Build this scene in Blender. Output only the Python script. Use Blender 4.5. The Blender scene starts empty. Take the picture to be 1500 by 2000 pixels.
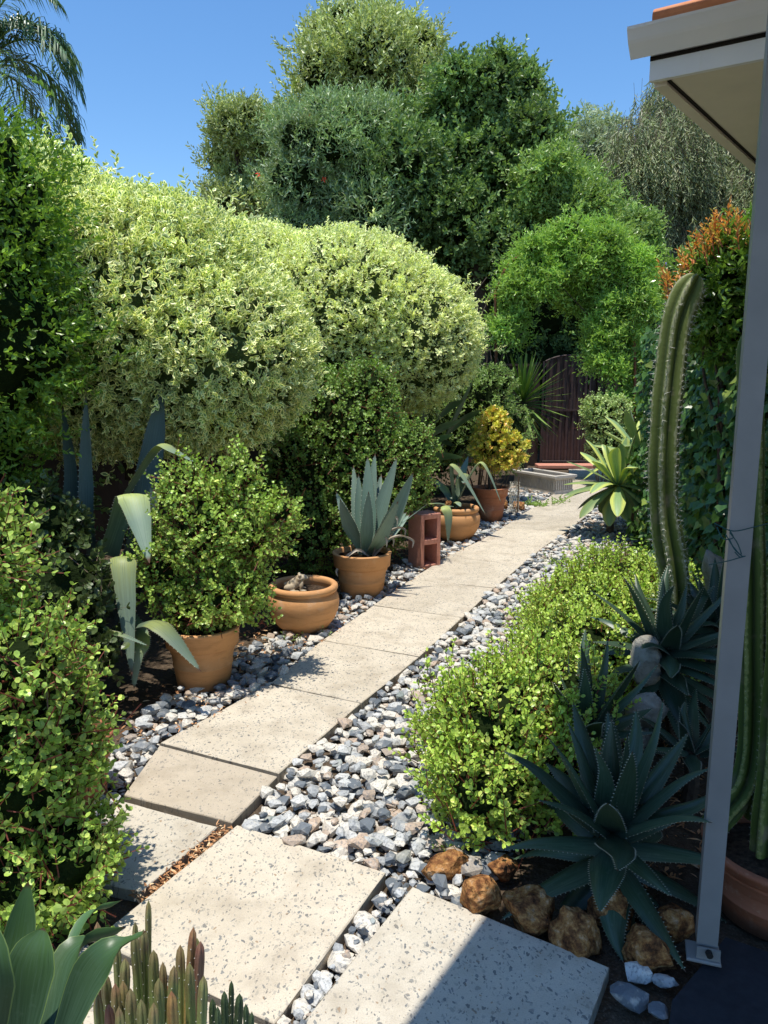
import bpy, bmesh, math
import numpy as np
from mathutils import Vector
rs = np.random.RandomState(11)
scn = bpy.context.scene
COL = scn.collection
# ------------------------------------------------------------------ camera model
H = 1.55; PITCH = math.radians(10.0); F = 1502.0
cp, sp = math.cos(PITCH), math.sin(PITCH)
def ray(px, py):
    u = (px-750)/F; v = (py-1000)/F
    return np.array([u, cp - v*sp, -(sp + v*cp)])
def G(px, py, z=0.0):            # point of the place seen at a photo pixel, lying at height z
    d = ray(px, py); return np.array([0, 0, H]) + d*((z-H)/d[2])
def W(px, py, Y):                # same, lying at distance Y
    d = ray(px, py); return np.array([0, 0, H]) + d*(Y/d[1])
# ------------------------------------------------------------------ mesh accumulator
class Acc:
    def __init__(s): s.V=[]; s.A=[]; s.F=[]; s.n=0
    def add(s, V, Fs, A=None, mat=0):
        V = np.asarray(V, float).reshape(-1,3); n = len(V)
        if A is None: A = (0.5,0,0.5)
        A = np.asarray(A, float)
        if A.ndim == 1: A = np.tile(A, (n,1))
        if not isinstance(Fs, list): Fs = [Fs]
        for f in Fs:
            f = np.asarray(f, int)
            if len(f): s.F.append((f + s.n, mat))
        s.V.append(V); s.A.append(A); s.n += n
    def build(s, name, mats, parent=None, origin=None, smooth=False):
        V = np.concatenate(s.V); A = np.concatenate(s.A)
        org = np.array(parent['_o']) if parent is not None else (np.array(origin, float) if origin is not None else V.mean(0)*[1,1,0]+[0,0,V[:,2].min()])
        V = V - org
        me = bpy.data.meshes.new(name)
        me.vertices.add(len(V)); me.vertices.foreach_set('co', V.astype(np.float32).ravel())
        nl = sum(f.size for f,_ in s.F); npol = sum(len(f) for f,_ in s.F)
        me.loops.add(nl); me.polygons.add(npol)
        me.loops.foreach_set('vertex_index', np.concatenate([f.ravel() for f,_ in s.F]).astype(np.int32))
        tot = np.concatenate([np.full(len(f), f.shape[1]) for f,_ in s.F])
        st = np.concatenate([[0], np.cumsum(tot)[:-1]])
        me.polygons.foreach_set('loop_start', st.astype(np.int32))
        me.polygons.foreach_set('material_index', np.concatenate([np.full(len(f), m) for f,m in s.F]).astype(np.int32))
        me.polygons.foreach_set('use_smooth', np.full(npol, smooth))
        me.update(calc_edges=True)
        at = me.attributes.new('lv', 'FLOAT_COLOR', 'POINT')
        at.data.foreach_set('color', np.concatenate([A, np.ones((len(A),1))], 1).astype(np.float32).ravel())
        for m in (mats if isinstance(mats, (list,tuple)) else [mats]): me.materials.append(m)
        me.validate()
        o = bpy.data.objects.new(name, me); COL.objects.link(o)
        if parent is not None: o.parent = parent; o['_o'] = list(map(float, parent['_o']))
        else: o.location = org; o['_o'] = list(map(float, org))
        return o
def tag(o, label=None, cat=None, group=None, kind=None):
    if label: o['label'] = label
    if cat: o['category'] = cat
    if group: o['group'] = group
    if kind: o['kind'] = kind
    return o
def thing(name, loc, label, cat, group=None, kind=None):
    o = bpy.data.objects.new(name, None); COL.objects.link(o); o.empty_display_size = .05
    o.location = [float(c) for c in loc]; o['_o'] = [float(c) for c in loc]
    return tag(o, label, cat, group, kind)
# ------------------------------------------------------------------ materials
class NB:
    def __init__(s, name):
        s.m = bpy.data.materials.new(name); s.m.use_nodes = True
        s.t = s.m.node_tree; s.t.nodes.clear()
        s.out = s.t.nodes.new('ShaderNodeOutputMaterial')
    def n(s, typ, ins=None, **kw):
        nd = s.t.nodes.new('ShaderNode'+typ)
        for k,v in kw.items(): setattr(nd, k, v)
        for k,v in (ins or {}).items():
            sk = nd.inputs[k]
            if hasattr(v, 'is_linked') or hasattr(v, 'links'): s.t.links.new(v, sk)
            else: sk.default_value = v
        return nd
    def L(s, a, b): s.t.links.new(a, b)
    def attr(s):
        a = s.n('Attribute', attribute_name='lv'); q = s.n('SeparateColor', {0: a.outputs['Color']})
        return q.outputs[0], q.outputs[1], q.outputs[2]
    def math(s, op, a, b=0.0, c=0.0, clamp=False):
        nd = s.t.nodes.new('ShaderNodeMath'); nd.operation = op; nd.use_clamp = clamp
        for i,v in enumerate((a,b,c)):
            if hasattr(v, 'links'): s.L(v, nd.inputs[i])
            else: nd.inputs[i].default_value = v
        return nd.outputs[0]
    def mix(s, f, a, b, blend='MIX'):
        nd = s.t.nodes.new('ShaderNodeMix'); nd.data_type = 'RGBA'; nd.blend_type = blend
        for k,v in ((0,f),(6,a),(7,b)):
            if hasattr(v, 'links'): s.L(v, nd.inputs[k])
            else: nd.inputs[k].default_value = v if k == 0 else (tuple(v)+(1,) if len(v)==3 else v)
        return nd.outputs[2]
    def ramp(s, f, stops, interp='LINEAR'):
        nd = s.t.nodes.new('ShaderNodeValToRGB'); s.L(f, nd.inputs[0]); cr = nd.color_ramp; cr.interpolation = interp
        while len(cr.elements) < len(stops): cr.elements.new(.5)
        for e,(p,c) in zip(cr.elements, stops): e.position = p; e.color = tuple(c)+(1,) if len(c)==3 else c
        return nd.outputs[0]
    def noise(s, scale, detail=3, vec=None, rough=.55, dist=0):
        ins = {'Scale': scale, 'Detail': detail, 'Roughness': rough, 'Distortion': dist}
        if vec is not None: ins['Vector'] = vec
        return s.n('TexNoise', ins)
    def pos(s): return s.n('NewGeometry').outputs['Position']
    def bump(s, h, strength=.3, dist=.01):
        return s.n('Bump', {'Height': h, 'Strength': strength, 'Distance': dist}).outputs[0]
    def bsdf(s, col, rough=.8, spec=.3, normal=None, metal=0):
        ins = {'Roughness': rough, 'Specular IOR Level': spec, 'Metallic': metal}
        p = s.n('BsdfPrincipled', ins)
        if hasattr(col, 'links'): s.L(col, p.inputs['Base Color'])
        else: p.inputs['Base Color'].default_value = tuple(col)+(1,)
        if normal is not None: s.L(normal, p.inputs['Normal'])
        return p.outputs[0]
    def done(s, sh): s.L(sh, s.out.inputs[0]); return s.m
def leafmat(name, c1, c2, edge=None, et=.62, trans=.35, rough=.45, spec=.45, tcol=None, c3=None, p3=.93):
    """c1..c2 by leaf, margin colour, tone by clump and depth (inner leaves painted darker as shade), thin-leaf translucency"""
    b = NB(name); r, g, t = b.attr()
    stops = [(0,c1),(p3-.05 if c3 else 1,c2)] + ([(p3,c3),(1,c3)] if c3 else [])
    col = b.ramp(r, stops)
    if edge: col = b.mix(b.math('GREATER_THAN', g, et), col, edge)
    else: col = b.mix(b.math('MULTIPLY', g, .25), col, tuple(min(1,x*1.5) for x in c2))
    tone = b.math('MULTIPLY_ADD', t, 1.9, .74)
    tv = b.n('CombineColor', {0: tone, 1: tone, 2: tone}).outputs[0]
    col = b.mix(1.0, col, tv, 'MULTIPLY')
    bk = b.n('NewGeometry').outputs['Backfacing']
    col = b.mix(b.math('MULTIPLY', bk, .35), col, tuple(x*1.2+.02 for x in c2))
    s1 = b.bsdf(col, rough, spec)
    tr = b.n('BsdfTranslucent', {0: b.mix(1.0, col, tcol or (1.0,1.08,.55), 'MULTIPLY')}).outputs[0]
    return b.done(b.n('MixShader', {0: trans, 1: s1, 2: tr}).outputs[0])
def simple(name, c1, c2, scale=20, rough=.85, bumpd=.003, bs=.5, spec=.3, detail=5, metal=0):
    b = NB(name); p = b.pos(); nz = b.noise(scale, detail, p); n2 = b.noise(scale*.23, 3, p)
    col = b.mix(b.ramp(nz.outputs[0], [(.3,(0,0,0)),(.7,(1,1,1))]), c1, c2)
    col = b.mix(b.math('MULTIPLY', n2.outputs[0], .5), col, tuple(x*.6 for x in c1))
    return b.done(b.bsdf(col, rough, spec, b.bump(b.noise(scale*4, 4, p).outputs[0], bs, bumpd), metal))
def bladem(name, base, tip, edge, stripe=None, crease=None, rough=.5, trans=.12, mot=.25, et=.9, spec=.4):
    """long succulent blades: b runs along the leaf, g across"""
    b = NB(name); r, g, t = b.attr(); p = b.pos()
    col = b.ramp(t, [(0,tuple(min(1,x*.8+.04) for x in base)),(.35,base),(1,tip)])
    if crease: col = b.mix(b.ramp(t, [(.34,(0,0,0)),(.46,(1,1,1)),(.58,(.95,.95,.95)),(.80,(0,0,0))]), col, crease)
    if stripe: col = b.mix(b.math('MULTIPLY', b.ramp(g, [(.35,(0,0,0)),(.7,(1,1,1))]), b.math('MULTIPLY_ADD', r, .9, .1)), col, stripe)
    sv = b.n('CombineXYZ', {0: b.math('MULTIPLY', g, 7.0), 1: b.math('MULTIPLY', t, 1.6), 2: b.math('MULTIPLY', r, 37.0)}).outputs[0]; sn = b.noise(2.2, 4, sv)
    col = b.mix(b.ramp(sn.outputs[0], [(.42,(0,0,0)),(.7,(.55,.55,.55))]), col, tuple(min(1,x*1.55+.04) for x in base)); col = b.mix(b.ramp(b.noise(1.7,5,sv).outputs[0], [(.55,(0,0,0)),(.72,(.5,.5,.5))]), col, tuple(x*.5 for x in base))
    nz = b.noise(9, 4, p); col = b.mix(b.math('MULTIPLY', nz.outputs[0], mot), col, tuple(x*.55 for x in base))
    n3 = b.noise(60, 2, p); col = b.mix(b.ramp(n3.outputs[0], [(.62,(0,0,0)),(.75,(.35,.35,.35))]), col, tuple(min(1,x*1.3+.05) for x in base))
    col = b.mix(b.math('GREATER_THAN', g, et), col, edge)
    col = b.mix(b.ramp(t, [(.965,(0,0,0)),(.985,(1,1,1))]), col, (.12,.06,.035))
    tone = b.math('MULTIPLY_ADD', r, .5, .75); col = b.mix(1.0, col, b.n('CombineColor', {0: tone, 1: tone, 2: tone}).outputs[0], 'MULTIPLY')
    s1 = b.bsdf(col, rough, spec, b.bump(b.noise(35, 3, p).outputs[0], .15, .004))
    tr = b.n('BsdfTranslucent', {0: b.mix(1.0, col, (1,1.15,.4), 'MULTIPLY')}).outputs[0]
    return b.done(b.n('MixShader', {0: trans, 1: s1, 2: tr}).outputs[0])
def plain(name, c, rough=.7, spec=.3, metal=0):
    b = NB(name); return b.done(b.bsdf(c, rough, spec, metal=metal))

M = {}
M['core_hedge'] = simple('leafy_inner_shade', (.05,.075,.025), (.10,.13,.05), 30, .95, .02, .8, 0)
M['core'] = simple('dark_inner_shade', (.012,.020,.007), (.026,.040,.013), 14, .95, .02, .8, 0)  # solid plant cores, near black to paint the shade inside the foliage
M['hedge'] = leafmat('variegated_leaf', (.13,.20,.065), (.23,.31,.11), edge=(.68,.67,.34), et=.56, trans=.28, rough=.38)
M['hedge_far'] = leafmat('variegated_leaf_far', (.17,.23,.08), (.37,.42,.19), edge=(.64,.64,.32), et=.5, trans=.28)
M['ficus'] = leafmat('golden_green_leaf', (.04,.095,.014), (.16,.25,.03), trans=.33, rough=.3)
M['port'] = leafmat('round_succulent_leaf', (.12,.19,.032), (.27,.37,.075), trans=.28, rough=.35, c3=(.36,.40,.10))
M['port_dark'] = leafmat('round_deep_green_leaf', (.075,.14,.032), (.19,.28,.065), trans=.3, rough=.35)
M['port_lime'] = leafmat('round_lime_leaf', (.125,.20,.032), (.29,.38,.065), trans=.3, rough=.35, c3=(.42,.44,.12))
M['port_pale'] = leafmat('pale_round_leaf', (.12,.2,.06), (.34,.4,.16), trans=.25, rough=.35)
M['jade'] = leafmat('jade_leaf', (.22,.27,.035), (.47,.42,.08), trans=.25, rough=.3, c3=(.52,.28,.08), p3=.86)
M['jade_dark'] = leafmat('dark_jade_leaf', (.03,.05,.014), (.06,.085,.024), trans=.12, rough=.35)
M['vine'] = leafmat('vine_leaf', (.10,.18,.035), (.26,.37,.08), trans=.4, rough=.3)
M['dark_tree'] = leafmat('dark_tree_leaf', (.06,.11,.038), (.17,.25,.08), trans=.34, rough=.42)
M['mid_tree'] = leafmat('mid_tree_leaf', (.095,.16,.045), (.23,.32,.095), trans=.35, rough=.35)
M['olive_tree'] = leafmat('olive_tree_leaf', (.13,.17,.05), (.30,.34,.13), trans=.28, rough=.45, c3=(.52,.54,.36), p3=.84)
M['silver_tree'] = leafmat('silver_leaf', (.10,.165,.06), (.24,.32,.15), trans=.25, rough=.4, c3=(.44,.48,.33), p3=.88)
M['gum'] = leafmat('gum_leaf', (.15,.19,.11), (.30,.34,.22), trans=.2, rough=.5)
M['weep'] = leafmat('weeping_leaf', (.09,.12,.05), (.25,.28,.14), trans=.28, rough=.5, c3=(.30,.27,.18), p3=.93)
M['ivy'] = leafmat('ivy_leaf', (.016,.045,.013), (.055,.115,.022), trans=.25, rough=.35, c3=(.19,.24,.04), p3=.95)
M['photinia'] = leafmat('glossy_hedge_leaf', (.05,.11,.022), (.14,.24,.04), trans=.35, rough=.22, spec=.6)
M['orange_tip'] = leafmat('orange_shoot_leaf', (.42,.30,.07), (.46,.17,.06), trans=.4, rough=.35, c3=(.22,.32,.05), p3=.72, tcol=(1,.8,.4))
M['palm'] = leafmat('palm_leaf', (.03,.07,.03), (.09,.15,.07), trans=.2, rough=.35)
M['yucca_b'] = bladem('yucca_blade', (.13,.24,.04), (.30,.42,.09), (.4,.45,.15), et=.97, trans=.3, mot=.1)
M['yucca'] = leafmat('yucca_leaf', (.07,.15,.02), (.22,.32,.05), trans=.3, rough=.3)
M['red_flower'] = leafmat('red_petal', (.55,.03,.02), (.7,.08,.04), trans=.3, tcol=(1,.5,.4))
M['pink_flower'] = leafmat('mauve_petal', (.3,.18,.6), (.45,.3,.75), trans=.3, tcol=(1,.8,1))
M['litter'] = leafmat('dead_leaf', (.16,.075,.035), (.36,.2,.1), trans=.1, rough=.8, spec=.1, c3=(.5,.38,.24), p3=.85, tcol=(1,.8,.5))
M['red_stem'] = simple('red_stem', (.16,.035,.022), (.26,.07,.04), 80, .6)
M['twig'] = simple('grey_twig', (.12,.085,.06), (.24,.18,.13), 60, .9)
M['bark'] = simple('bark', (.06,.042,.03), (.14,.10,.07), 25, .95, .01, .8)
M['rust'] = simple('rusty_steel', (.20,.07,.03), (.34,.13,.06), 60, .8)
M['agave'] = bladem('blue_agave', (.13,.22,.16), (.22,.30,.24), (.10,.085,.05), et=.97, mot=.3)
M['agave_yellow'] = bladem('folding_agave', (.19,.27,.17), (.23,.31,.25), (.2,.2,.1), et=.98, mot=.2, trans=.25, crease=(.50,.55,.16))
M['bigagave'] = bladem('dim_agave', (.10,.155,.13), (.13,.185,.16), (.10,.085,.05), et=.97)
M['atten'] = bladem('yellow_striped_agave', (.22,.34,.14), (.30,.42,.18), (.5,.55,.2), stripe=(.72,.72,.16), et=.95, trans=.25, mot=.12, rough=.42)
M['atten2'] = bladem('green_foxtail_agave', (.05,.11,.05), (.10,.2,.055), (.22,.32,.10), et=.95, trans=.2, mot=.15, rough=.38)
M['aloe'] = bladem('blue_green_aloe', (.036,.072,.040), (.05,.09,.052), (.09,.10,.06), et=.96, trans=.05, rough=.38, mot=.2)
M['strel'] = bladem('strelitzia_leaf', (.07,.15,.075), (.10,.19,.10), (.2,.22,.12), et=.97, trans=.15, rough=.3)
M['dryleaf'] = bladem('dry_leaf', (.42,.36,.29), (.5,.45,.38), (.4,.33,.25), et=.98, trans=.1, rough=.9)
M['tooth'] = plain('pale_tooth', (.42,.43,.33), .5)
M['spine'] = plain('white_spine', (.72,.69,.58), .5)
M['soil'] = simple('dark_soil', (.022,.015,.011), (.07,.05,.035), 30, .98, .02, 1.0, 0)
M['mulch'] = simple('bark_mulch', (.05,.035,.025), (.16,.11,.075), 60, .98, .01, 1.0, 0)
M['wire'] = plain('green_wire', (.01,.07,.075), .5)

def mk_ground():
    b = NB('garden_ground'); p = b.pos(); n = b.noise(1.3, 5, p); n2 = b.noise(40, 5, p); n3 = b.noise(140,3,p)
    col = b.mix(n2.outputs[0], (.045,.032,.022), (.15,.11,.075)); col = b.mix(b.ramp(n3.outputs[0], [(.55,(0,0,0)),(.7,(.8,.8,.8))]), col, (.2,.15,.11))
    return b.done(b.bsdf(col, .97, .1, b.bump(n2.outputs[0], .9, .02)))
M['ground'] = mk_ground()
def mk_paver(name, c1, c2, fleck=1.0, fcol=(.10,.11,.115)):
    b = NB(name); p = b.pos()
    dn = b.noise(40, 2, p).outputs['Color']
    pv = b.n('VectorMath', {0: p, 1: b.n('VectorMath', {0: dn, 'Scale': .028}, operation='SCALE').outputs[0]}, operation='ADD').outputs[0]
    big = b.noise(2.3, 4, p); mid = b.noise(14, 5, p); fine = b.noise(260, 3, p)
    col = b.mix(b.ramp(big.outputs[0], [(.3,(0,0,0)),(.7,(1,1,1))]), c1, c2)
    col = b.mix(b.math('MULTIPLY', b.ramp(mid.outputs[0], [(.45,(0,0,0)),(.75,(1,1,1))]), .35), col, tuple(x*.72 for x in c1))
    col = b.mix(b.math('MULTIPLY', b.ramp(fine.outputs[0], [(.35,(1,1,1)),(.55,(0,0,0))]), .25), col, tuple(x*.5 for x in c1))
    def flecks(scale, thr, c, col, seed):
        mp = b.n('Mapping', {0: pv, 'Location': (seed,seed*.7,0), 'Rotation': (0,0,seed), 'Scale': (scale,scale*.62,.01)}).outputs[0]
        v = b.n('TexVoronoi', {0: mp, 'Scale': 1.0, 'Randomness': 1.0})
        q = b.n('SeparateColor', {0: v.outputs['Color']}).outputs
        mask = b.math('MULTIPLY', b.math('LESS_THAN', v.outputs['Distance'], b.math('MULTIPLY', q[0], thr)), b.math('GREATER_THAN', q[1], .35))
        return b.mix(b.math('MULTIPLY', mask, b.math('MULTIPLY_ADD', q[2], .5, .3*fleck)), col, c)
    col = flecks(74, .36, fcol, col, 1.3); col = flecks(95, .44, tuple(x*1.5 for x in fcol), col, 2.9); col = flecks(70, .25, (.30,.20,.12), col, 4.1)
    col = flecks(120, .40, tuple(x*1.2 for x in fcol), col, 5.2)
    big2 = b.noise(5.5, 6, p, .6); col = b.mix(b.ramp(big2.outputs[0], [(.5,(0,0,0)),(.68,(.38,.38,.38))]), col, (.27,.215,.15))
    # worn dirt near the edges (attribute g) and rusty wash (attribute r)
    r, g, t = b.attr()
    st = b.ramp(b.math('MULTIPLY_ADD', mid.outputs[0], .6, b.math('MULTIPLY', g, .75)), [(.92,(0,0,0)),(1.12,(.45,.45,.45))])
    col = b.mix(st, col, (.12,.095,.065))
    tone = b.math('MULTIPLY_ADD', r, .22, .89); col = b.mix(1.0, col, b.n('CombineColor', {0: tone, 1: tone, 2: tone}).outputs[0], 'MULTIPLY')
    return b.done(b.bsdf(col, .85, .25, b.bump(b.math('ADD', fine.outputs[0], mid.outputs[0]), .35, .003)))
M['paver'] = mk_paver('speckled_concrete', (.56,.485,.375), (.66,.58,.46))
M['paver_plain'] = mk_paver('worn_concrete', (.54,.455,.345), (.62,.53,.41), .15)
M['paver_grey'] = mk_paver('grey_speckled_concrete', (.52,.465,.375), (.60,.54,.44))
def mk_stone():
    b = NB('crushed_rock'); r, g, t = b.attr(); p = b.pos()
    c = b.ramp(r, [(0,(.10,.12,.14)),(.16,(.17,.19,.21)),(.2,(.38,.39,.39)),(.45,(.61,.61,.59)),(.50,(.71,.66,.57)),(.82,(.70,.63,.53)),(.85,(.54,.40,.29)),(.94,(.42,.34,.27)),(.96,(.25,.30,.28)),(1,(.6,.6,.58))])
    n = b.noise(120, 4, p); n2 = b.noise(35, 5, p)
    c = b.mix(b.ramp(n.outputs[0], [(.5,(0,0,0)),(.64,(.6,.6,.6))]), c, (.14,.15,.17))
    c = b.mix(b.ramp(n2.outputs[0], [(.52,(0,0,0)),(.68,(.55,.55,.55))]), c, (.68,.64,.57))
    return b.done(b.bsdf(c, .75, .35, b.bump(b.math('ADD', n.outputs[0], n2.outputs[0]), .5, .004)))
M['stone'] = mk_stone()
def mk_later():
    b = NB('laterite'); p = b.pos(); n = b.noise(26, 7, p, .72); n2 = b.noise(60, 5, p)
    v = b.n('TexVoronoi', {0: p, 'Scale': 48.0})
    c = b.ramp(n.outputs[0], [(.36,(.07,.032,.016)),(.46,(.24,.10,.038)),(.56,(.46,.23,.08)),(.68,(.62,.42,.26))])
    c = b.mix(b.ramp(n2.outputs[0], [(.55,(0,0,0)),(.75,(.8,.8,.8))]), c, (.14,.055,.025))
    h = b.math('ADD', n2.outputs[0], b.math('MULTIPLY', v.outputs['Distance'], .9))
    return b.done(b.bsdf(c, .92, .15, b.bump(h, 1.0, .014)))
M['laterite'] = mk_later()
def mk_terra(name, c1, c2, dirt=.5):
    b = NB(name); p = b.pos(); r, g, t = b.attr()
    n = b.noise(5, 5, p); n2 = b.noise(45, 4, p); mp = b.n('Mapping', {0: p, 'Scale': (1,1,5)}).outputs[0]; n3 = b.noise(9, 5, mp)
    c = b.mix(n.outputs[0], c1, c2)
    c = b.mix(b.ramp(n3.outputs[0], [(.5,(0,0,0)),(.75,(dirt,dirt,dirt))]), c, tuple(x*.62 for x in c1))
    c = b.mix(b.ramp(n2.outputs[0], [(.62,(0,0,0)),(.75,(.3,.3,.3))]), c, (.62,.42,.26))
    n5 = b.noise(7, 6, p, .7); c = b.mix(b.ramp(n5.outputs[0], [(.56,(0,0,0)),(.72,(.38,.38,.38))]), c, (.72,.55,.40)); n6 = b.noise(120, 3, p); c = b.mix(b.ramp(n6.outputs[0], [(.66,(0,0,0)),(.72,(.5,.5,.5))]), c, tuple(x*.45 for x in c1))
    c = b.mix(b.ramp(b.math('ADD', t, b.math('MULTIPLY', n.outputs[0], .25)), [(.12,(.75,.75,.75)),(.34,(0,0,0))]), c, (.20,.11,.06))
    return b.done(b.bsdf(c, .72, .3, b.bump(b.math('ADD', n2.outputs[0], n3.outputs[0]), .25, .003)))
M['terra'] = mk_terra('terracotta', (.60,.29,.115), (.70,.37,.16))
M['terra_red'] = mk_terra('red_terracotta', (.38,.14,.07), (.46,.19,.10))
M['terra_dark'] = mk_terra('dark_terracotta', (.36,.12,.06), (.44,.17,.09))  # darkest clay, for the cactus pot and the hidden brown pot
M['block'] = simple('painted_block', (.64,.27,.19), (.76,.37,.27), 70, .9, .006, 1.0, .15)
M['white'] = simple('white_enamel', (.80,.84,.89), (.87,.90,.93), 6, .45, .0005, .2, .4)
M['cream'] = simple('cream_soffit', (.74,.72,.62), (.84,.81,.70), 5, .85, .001, .3, .2)
M['seam'] = plain('dark_seam', (.02,.018,.016), .95)
M['post'] = simple('grey_painted_steel', (.25,.245,.235), (.31,.30,.285), 9, .4, .0006, .2, .45)
M['tile'] = simple('orange_roof_tile', (.60,.24,.12), (.75,.36,.2), 15, .85, .004)
M['tile_dark'] = simple('weathered_tile', (.13,.10,.11), (.25,.2,.2), 20, .85, .004)
M['gate'] = simple('brown_steel_sheet', (.07,.042,.038), (.10,.062,.056), 12, .5, .001, .3, .4)
M['fence'] = simple('brown_fence_sheet', (.055,.035,.028), (.085,.055,.043), 8, .7, .002, .3, .3)
M['trough'] = simple('cast_concrete', (.55,.50,.43), (.68,.63,.55), 30, .9, .003, .5, .2)
M['mat'] = simple('dark_slate_floor', (.022,.024,.03), (.036,.039,.048), 40, .8, .002, .5, .3)
M['limestone'] = simple('limestone', (.26,.24,.2), (.5,.47,.4), 22, .9, .012, .9, .2)
M['brick'] = simple('house_wall', (.35,.25,.18), (.45,.34,.25), 8, .9)
M['frog'] = simple('painted_frog', (.42,.32,.20), (.72,.60,.43), 32, .55, .003, .4, .4)
# ------------------------------------------------------------------ geometry helpers
def nrm(a): a = np.asarray(a, float); return a/np.maximum(1e-9, np.linalg.norm(a, axis=-1, keepdims=True))
def rdir(n, up=0.0):
    d = rs.normal(size=(n,3)); d = nrm(d); d[:,2] += up; return nrm(d)
_ph = np.random.RandomState(5).rand(64,7)
def nz(p, f=1.0, seed=0):
    o = 0
    for i in range(5):
        q = _ph[(seed*5+i) % 64]; k = (q[:3]-.5)*2; k = k/np.linalg.norm(k)*f*(1+.8*i*.5)
        o = o + np.sin(p@k*2*math.pi + q[3]*6.28)*(.5 if i > 2 else 1.)
    return o/3.2
def basis(D):
    D = nrm(D); a = np.where(np.abs(D[...,2:3]) > .95, [1.,0,0], [0,0,1.]); U = nrm(np.cross(D, a)); return U, np.cross(U, D)
def ico(sub):
    bm = bmesh.new(); bmesh.ops.create_icosphere(bm, subdivisions=sub, radius=1); V = np.array([v.co[:] for v in bm.verts]); Fc = np.array([[v.index for v in f.verts] for f in bm.faces]); bm.free(); return V, Fc
ICO = {k: ico(k) for k in (1,2,3,4)}
def tube(acc, pts, rad, sides=7, A=None, mat=0, cap=True):
    P = np.asarray(pts, float); n = len(P); R = np.broadcast_to(np.asarray(rad, float), (n,))
    T = nrm(np.gradient(P, axis=0)); ref = np.array([0,0,1.]) if abs(T[:,2]).mean() < .8 else np.array([1.,0,0])
    U = nrm(np.cross(T, ref)); Vv = np.cross(U, T)
    a = np.linspace(0, 2*math.pi, sides, endpoint=False)
    V = P[:,None] + R[:,None,None]*(np.cos(a)[None,:,None]*U[:,None] + np.sin(a)[None,:,None]*Vv[:,None])
    V = V.reshape(-1,3); i = np.arange(n-1)[:,None]*sides; j = np.arange(sides)[None]; k = (j+1) % sides
    Fq = np.stack([i+j, i+k, i+sides+k, i+sides+j], -1).reshape(-1,4)
    fs = [Fq]
    if cap: fs += [np.arange(sides)[None,::-1], (np.arange(sides)+(n-1)*sides)[None]]
    acc.add(V, fs, A, mat)
def curve(pts, n=20):
    P = np.asarray(pts, float)
    if len(P) == 2: t = np.linspace(0,1,n+1)[:,None]; return P[0]*(1-t)+P[1]*t
    Q = np.vstack([2*P[0]-P[1], P, 2*P[-1]-P[-2]]); seg = len(P)-1; out = []
    for t in np.linspace(0, seg, n+1):
        i = min(int(t), seg-1); u = t-i; a,b,c,d = Q[i:i+4]
        out.append(.5*((2*b)+(c-a)*u+(2*a-5*b+4*c-d)*u*u+(3*b-a-3*c+d)*u**3))
    return np.array(out)
def box(acc, c, s, rz=0, A=None, mat=0, bev=.0):
    x,y,z = [q/2 for q in s]; b = min(bev, x*.9, y*.9, z*.9)
    V = []
    for zz, ins in ((-z,b),(-z+b,0),(z-b,0),(z,b)) if b > 0 else ((-z,0),(z,0)):
        V += [(-x+ins,-y+ins,zz),(x-ins,-y+ins,zz),(x-ins,y-ins,zz),(-x+ins,y-ins,zz)]
    V = np.array(V); n = len(V)//4; ca, sa = math.cos(rz), math.sin(rz)
    V = np.stack([V[:,0]*ca-V[:,1]*sa, V[:,0]*sa+V[:,1]*ca, V[:,2]], 1) + np.array(c)
    Fq = [[3,2,1,0]] + [[4*k+j, 4*k+(j+1)%4, 4*k+4+(j+1)%4, 4*k+4+j] for k in range(n-1) for j in range(4)] + [[4*n-4,4*n-3,4*n-2,4*n-1]]
    acc.add(V, np.array(Fq), A, mat)
def lathe(acc, c, prof, sides=56, A=None, mat=0, wob=0.0):
    pr = np.asarray(prof, float); a = np.linspace(0, 2*math.pi, sides, endpoint=False)
    n = len(pr); zt = pr[:,1].max()
    rr = pr[:,0][:,None]*(1+wob*np.sin(a*2+1)[None])
    V = np.stack([rr*np.cos(a), rr*np.sin(a), np.repeat(pr[:,1][:,None], sides, 1)], -1).reshape(-1,3)
    i = np.arange(n-1)[:,None]*sides; j = np.arange(sides)[None]; k = (j+1) % sides
    Fq = np.stack([i+j, i+k, i+sides+k, i+sides+j], -1).reshape(-1,4)
    AA = np.stack([np.full(len(V), .5), np.zeros(len(V)), np.clip(V[:,2]/zt, 0, 1)], 1)
    acc.add(V+np.array(c), Fq, AA, mat)
# leaf templates: (x across, y along, z up), margin flag
T_FULL = (np.array([[0,.5,-.03],[0,0,0],[.36,.22,.06],[.5,.52,.08],[.3,.82,.04],[0,1,-.04],[-.3,.82,.04],[-.5,.52,.08],[-.36,.22,.06]]), np.array([[0,i,i%8+1] for i in range(1,9)]), np.array([0,.7]+[1]*7))
T_ROUND = (np.array([[0,.5,-.05],[0,0,0],[.4,.3,.03],[.5,.68,.05],[.2,1,.02],[-.2,1,.02],[-.5,.68,.05],[-.4,.3,.03]]), np.array([[0,i,i%7+1] for i in range(1,8)]), np.array([0,.5]+[1]*6))
T_DIAM = (np.array([[0,0,0],[.5,.5,.1],[0,1,-.05],[-.5,.5,.1]]), np.array([[0,1,2],[0,2,3]]), np.array([0,1,0,1]))
T_LONG = (np.array([[0,0,0],[.5,.35,.04],[.32,.75,-.04],[0,1,-.14],[-.32,.75,-.04],[-.5,.35,.04]]), np.array([[0,1,2],[0,2,3],[0,3,4],[0,4,5]]), np.array([0,1,.8,.5,.8,1]))
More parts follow.
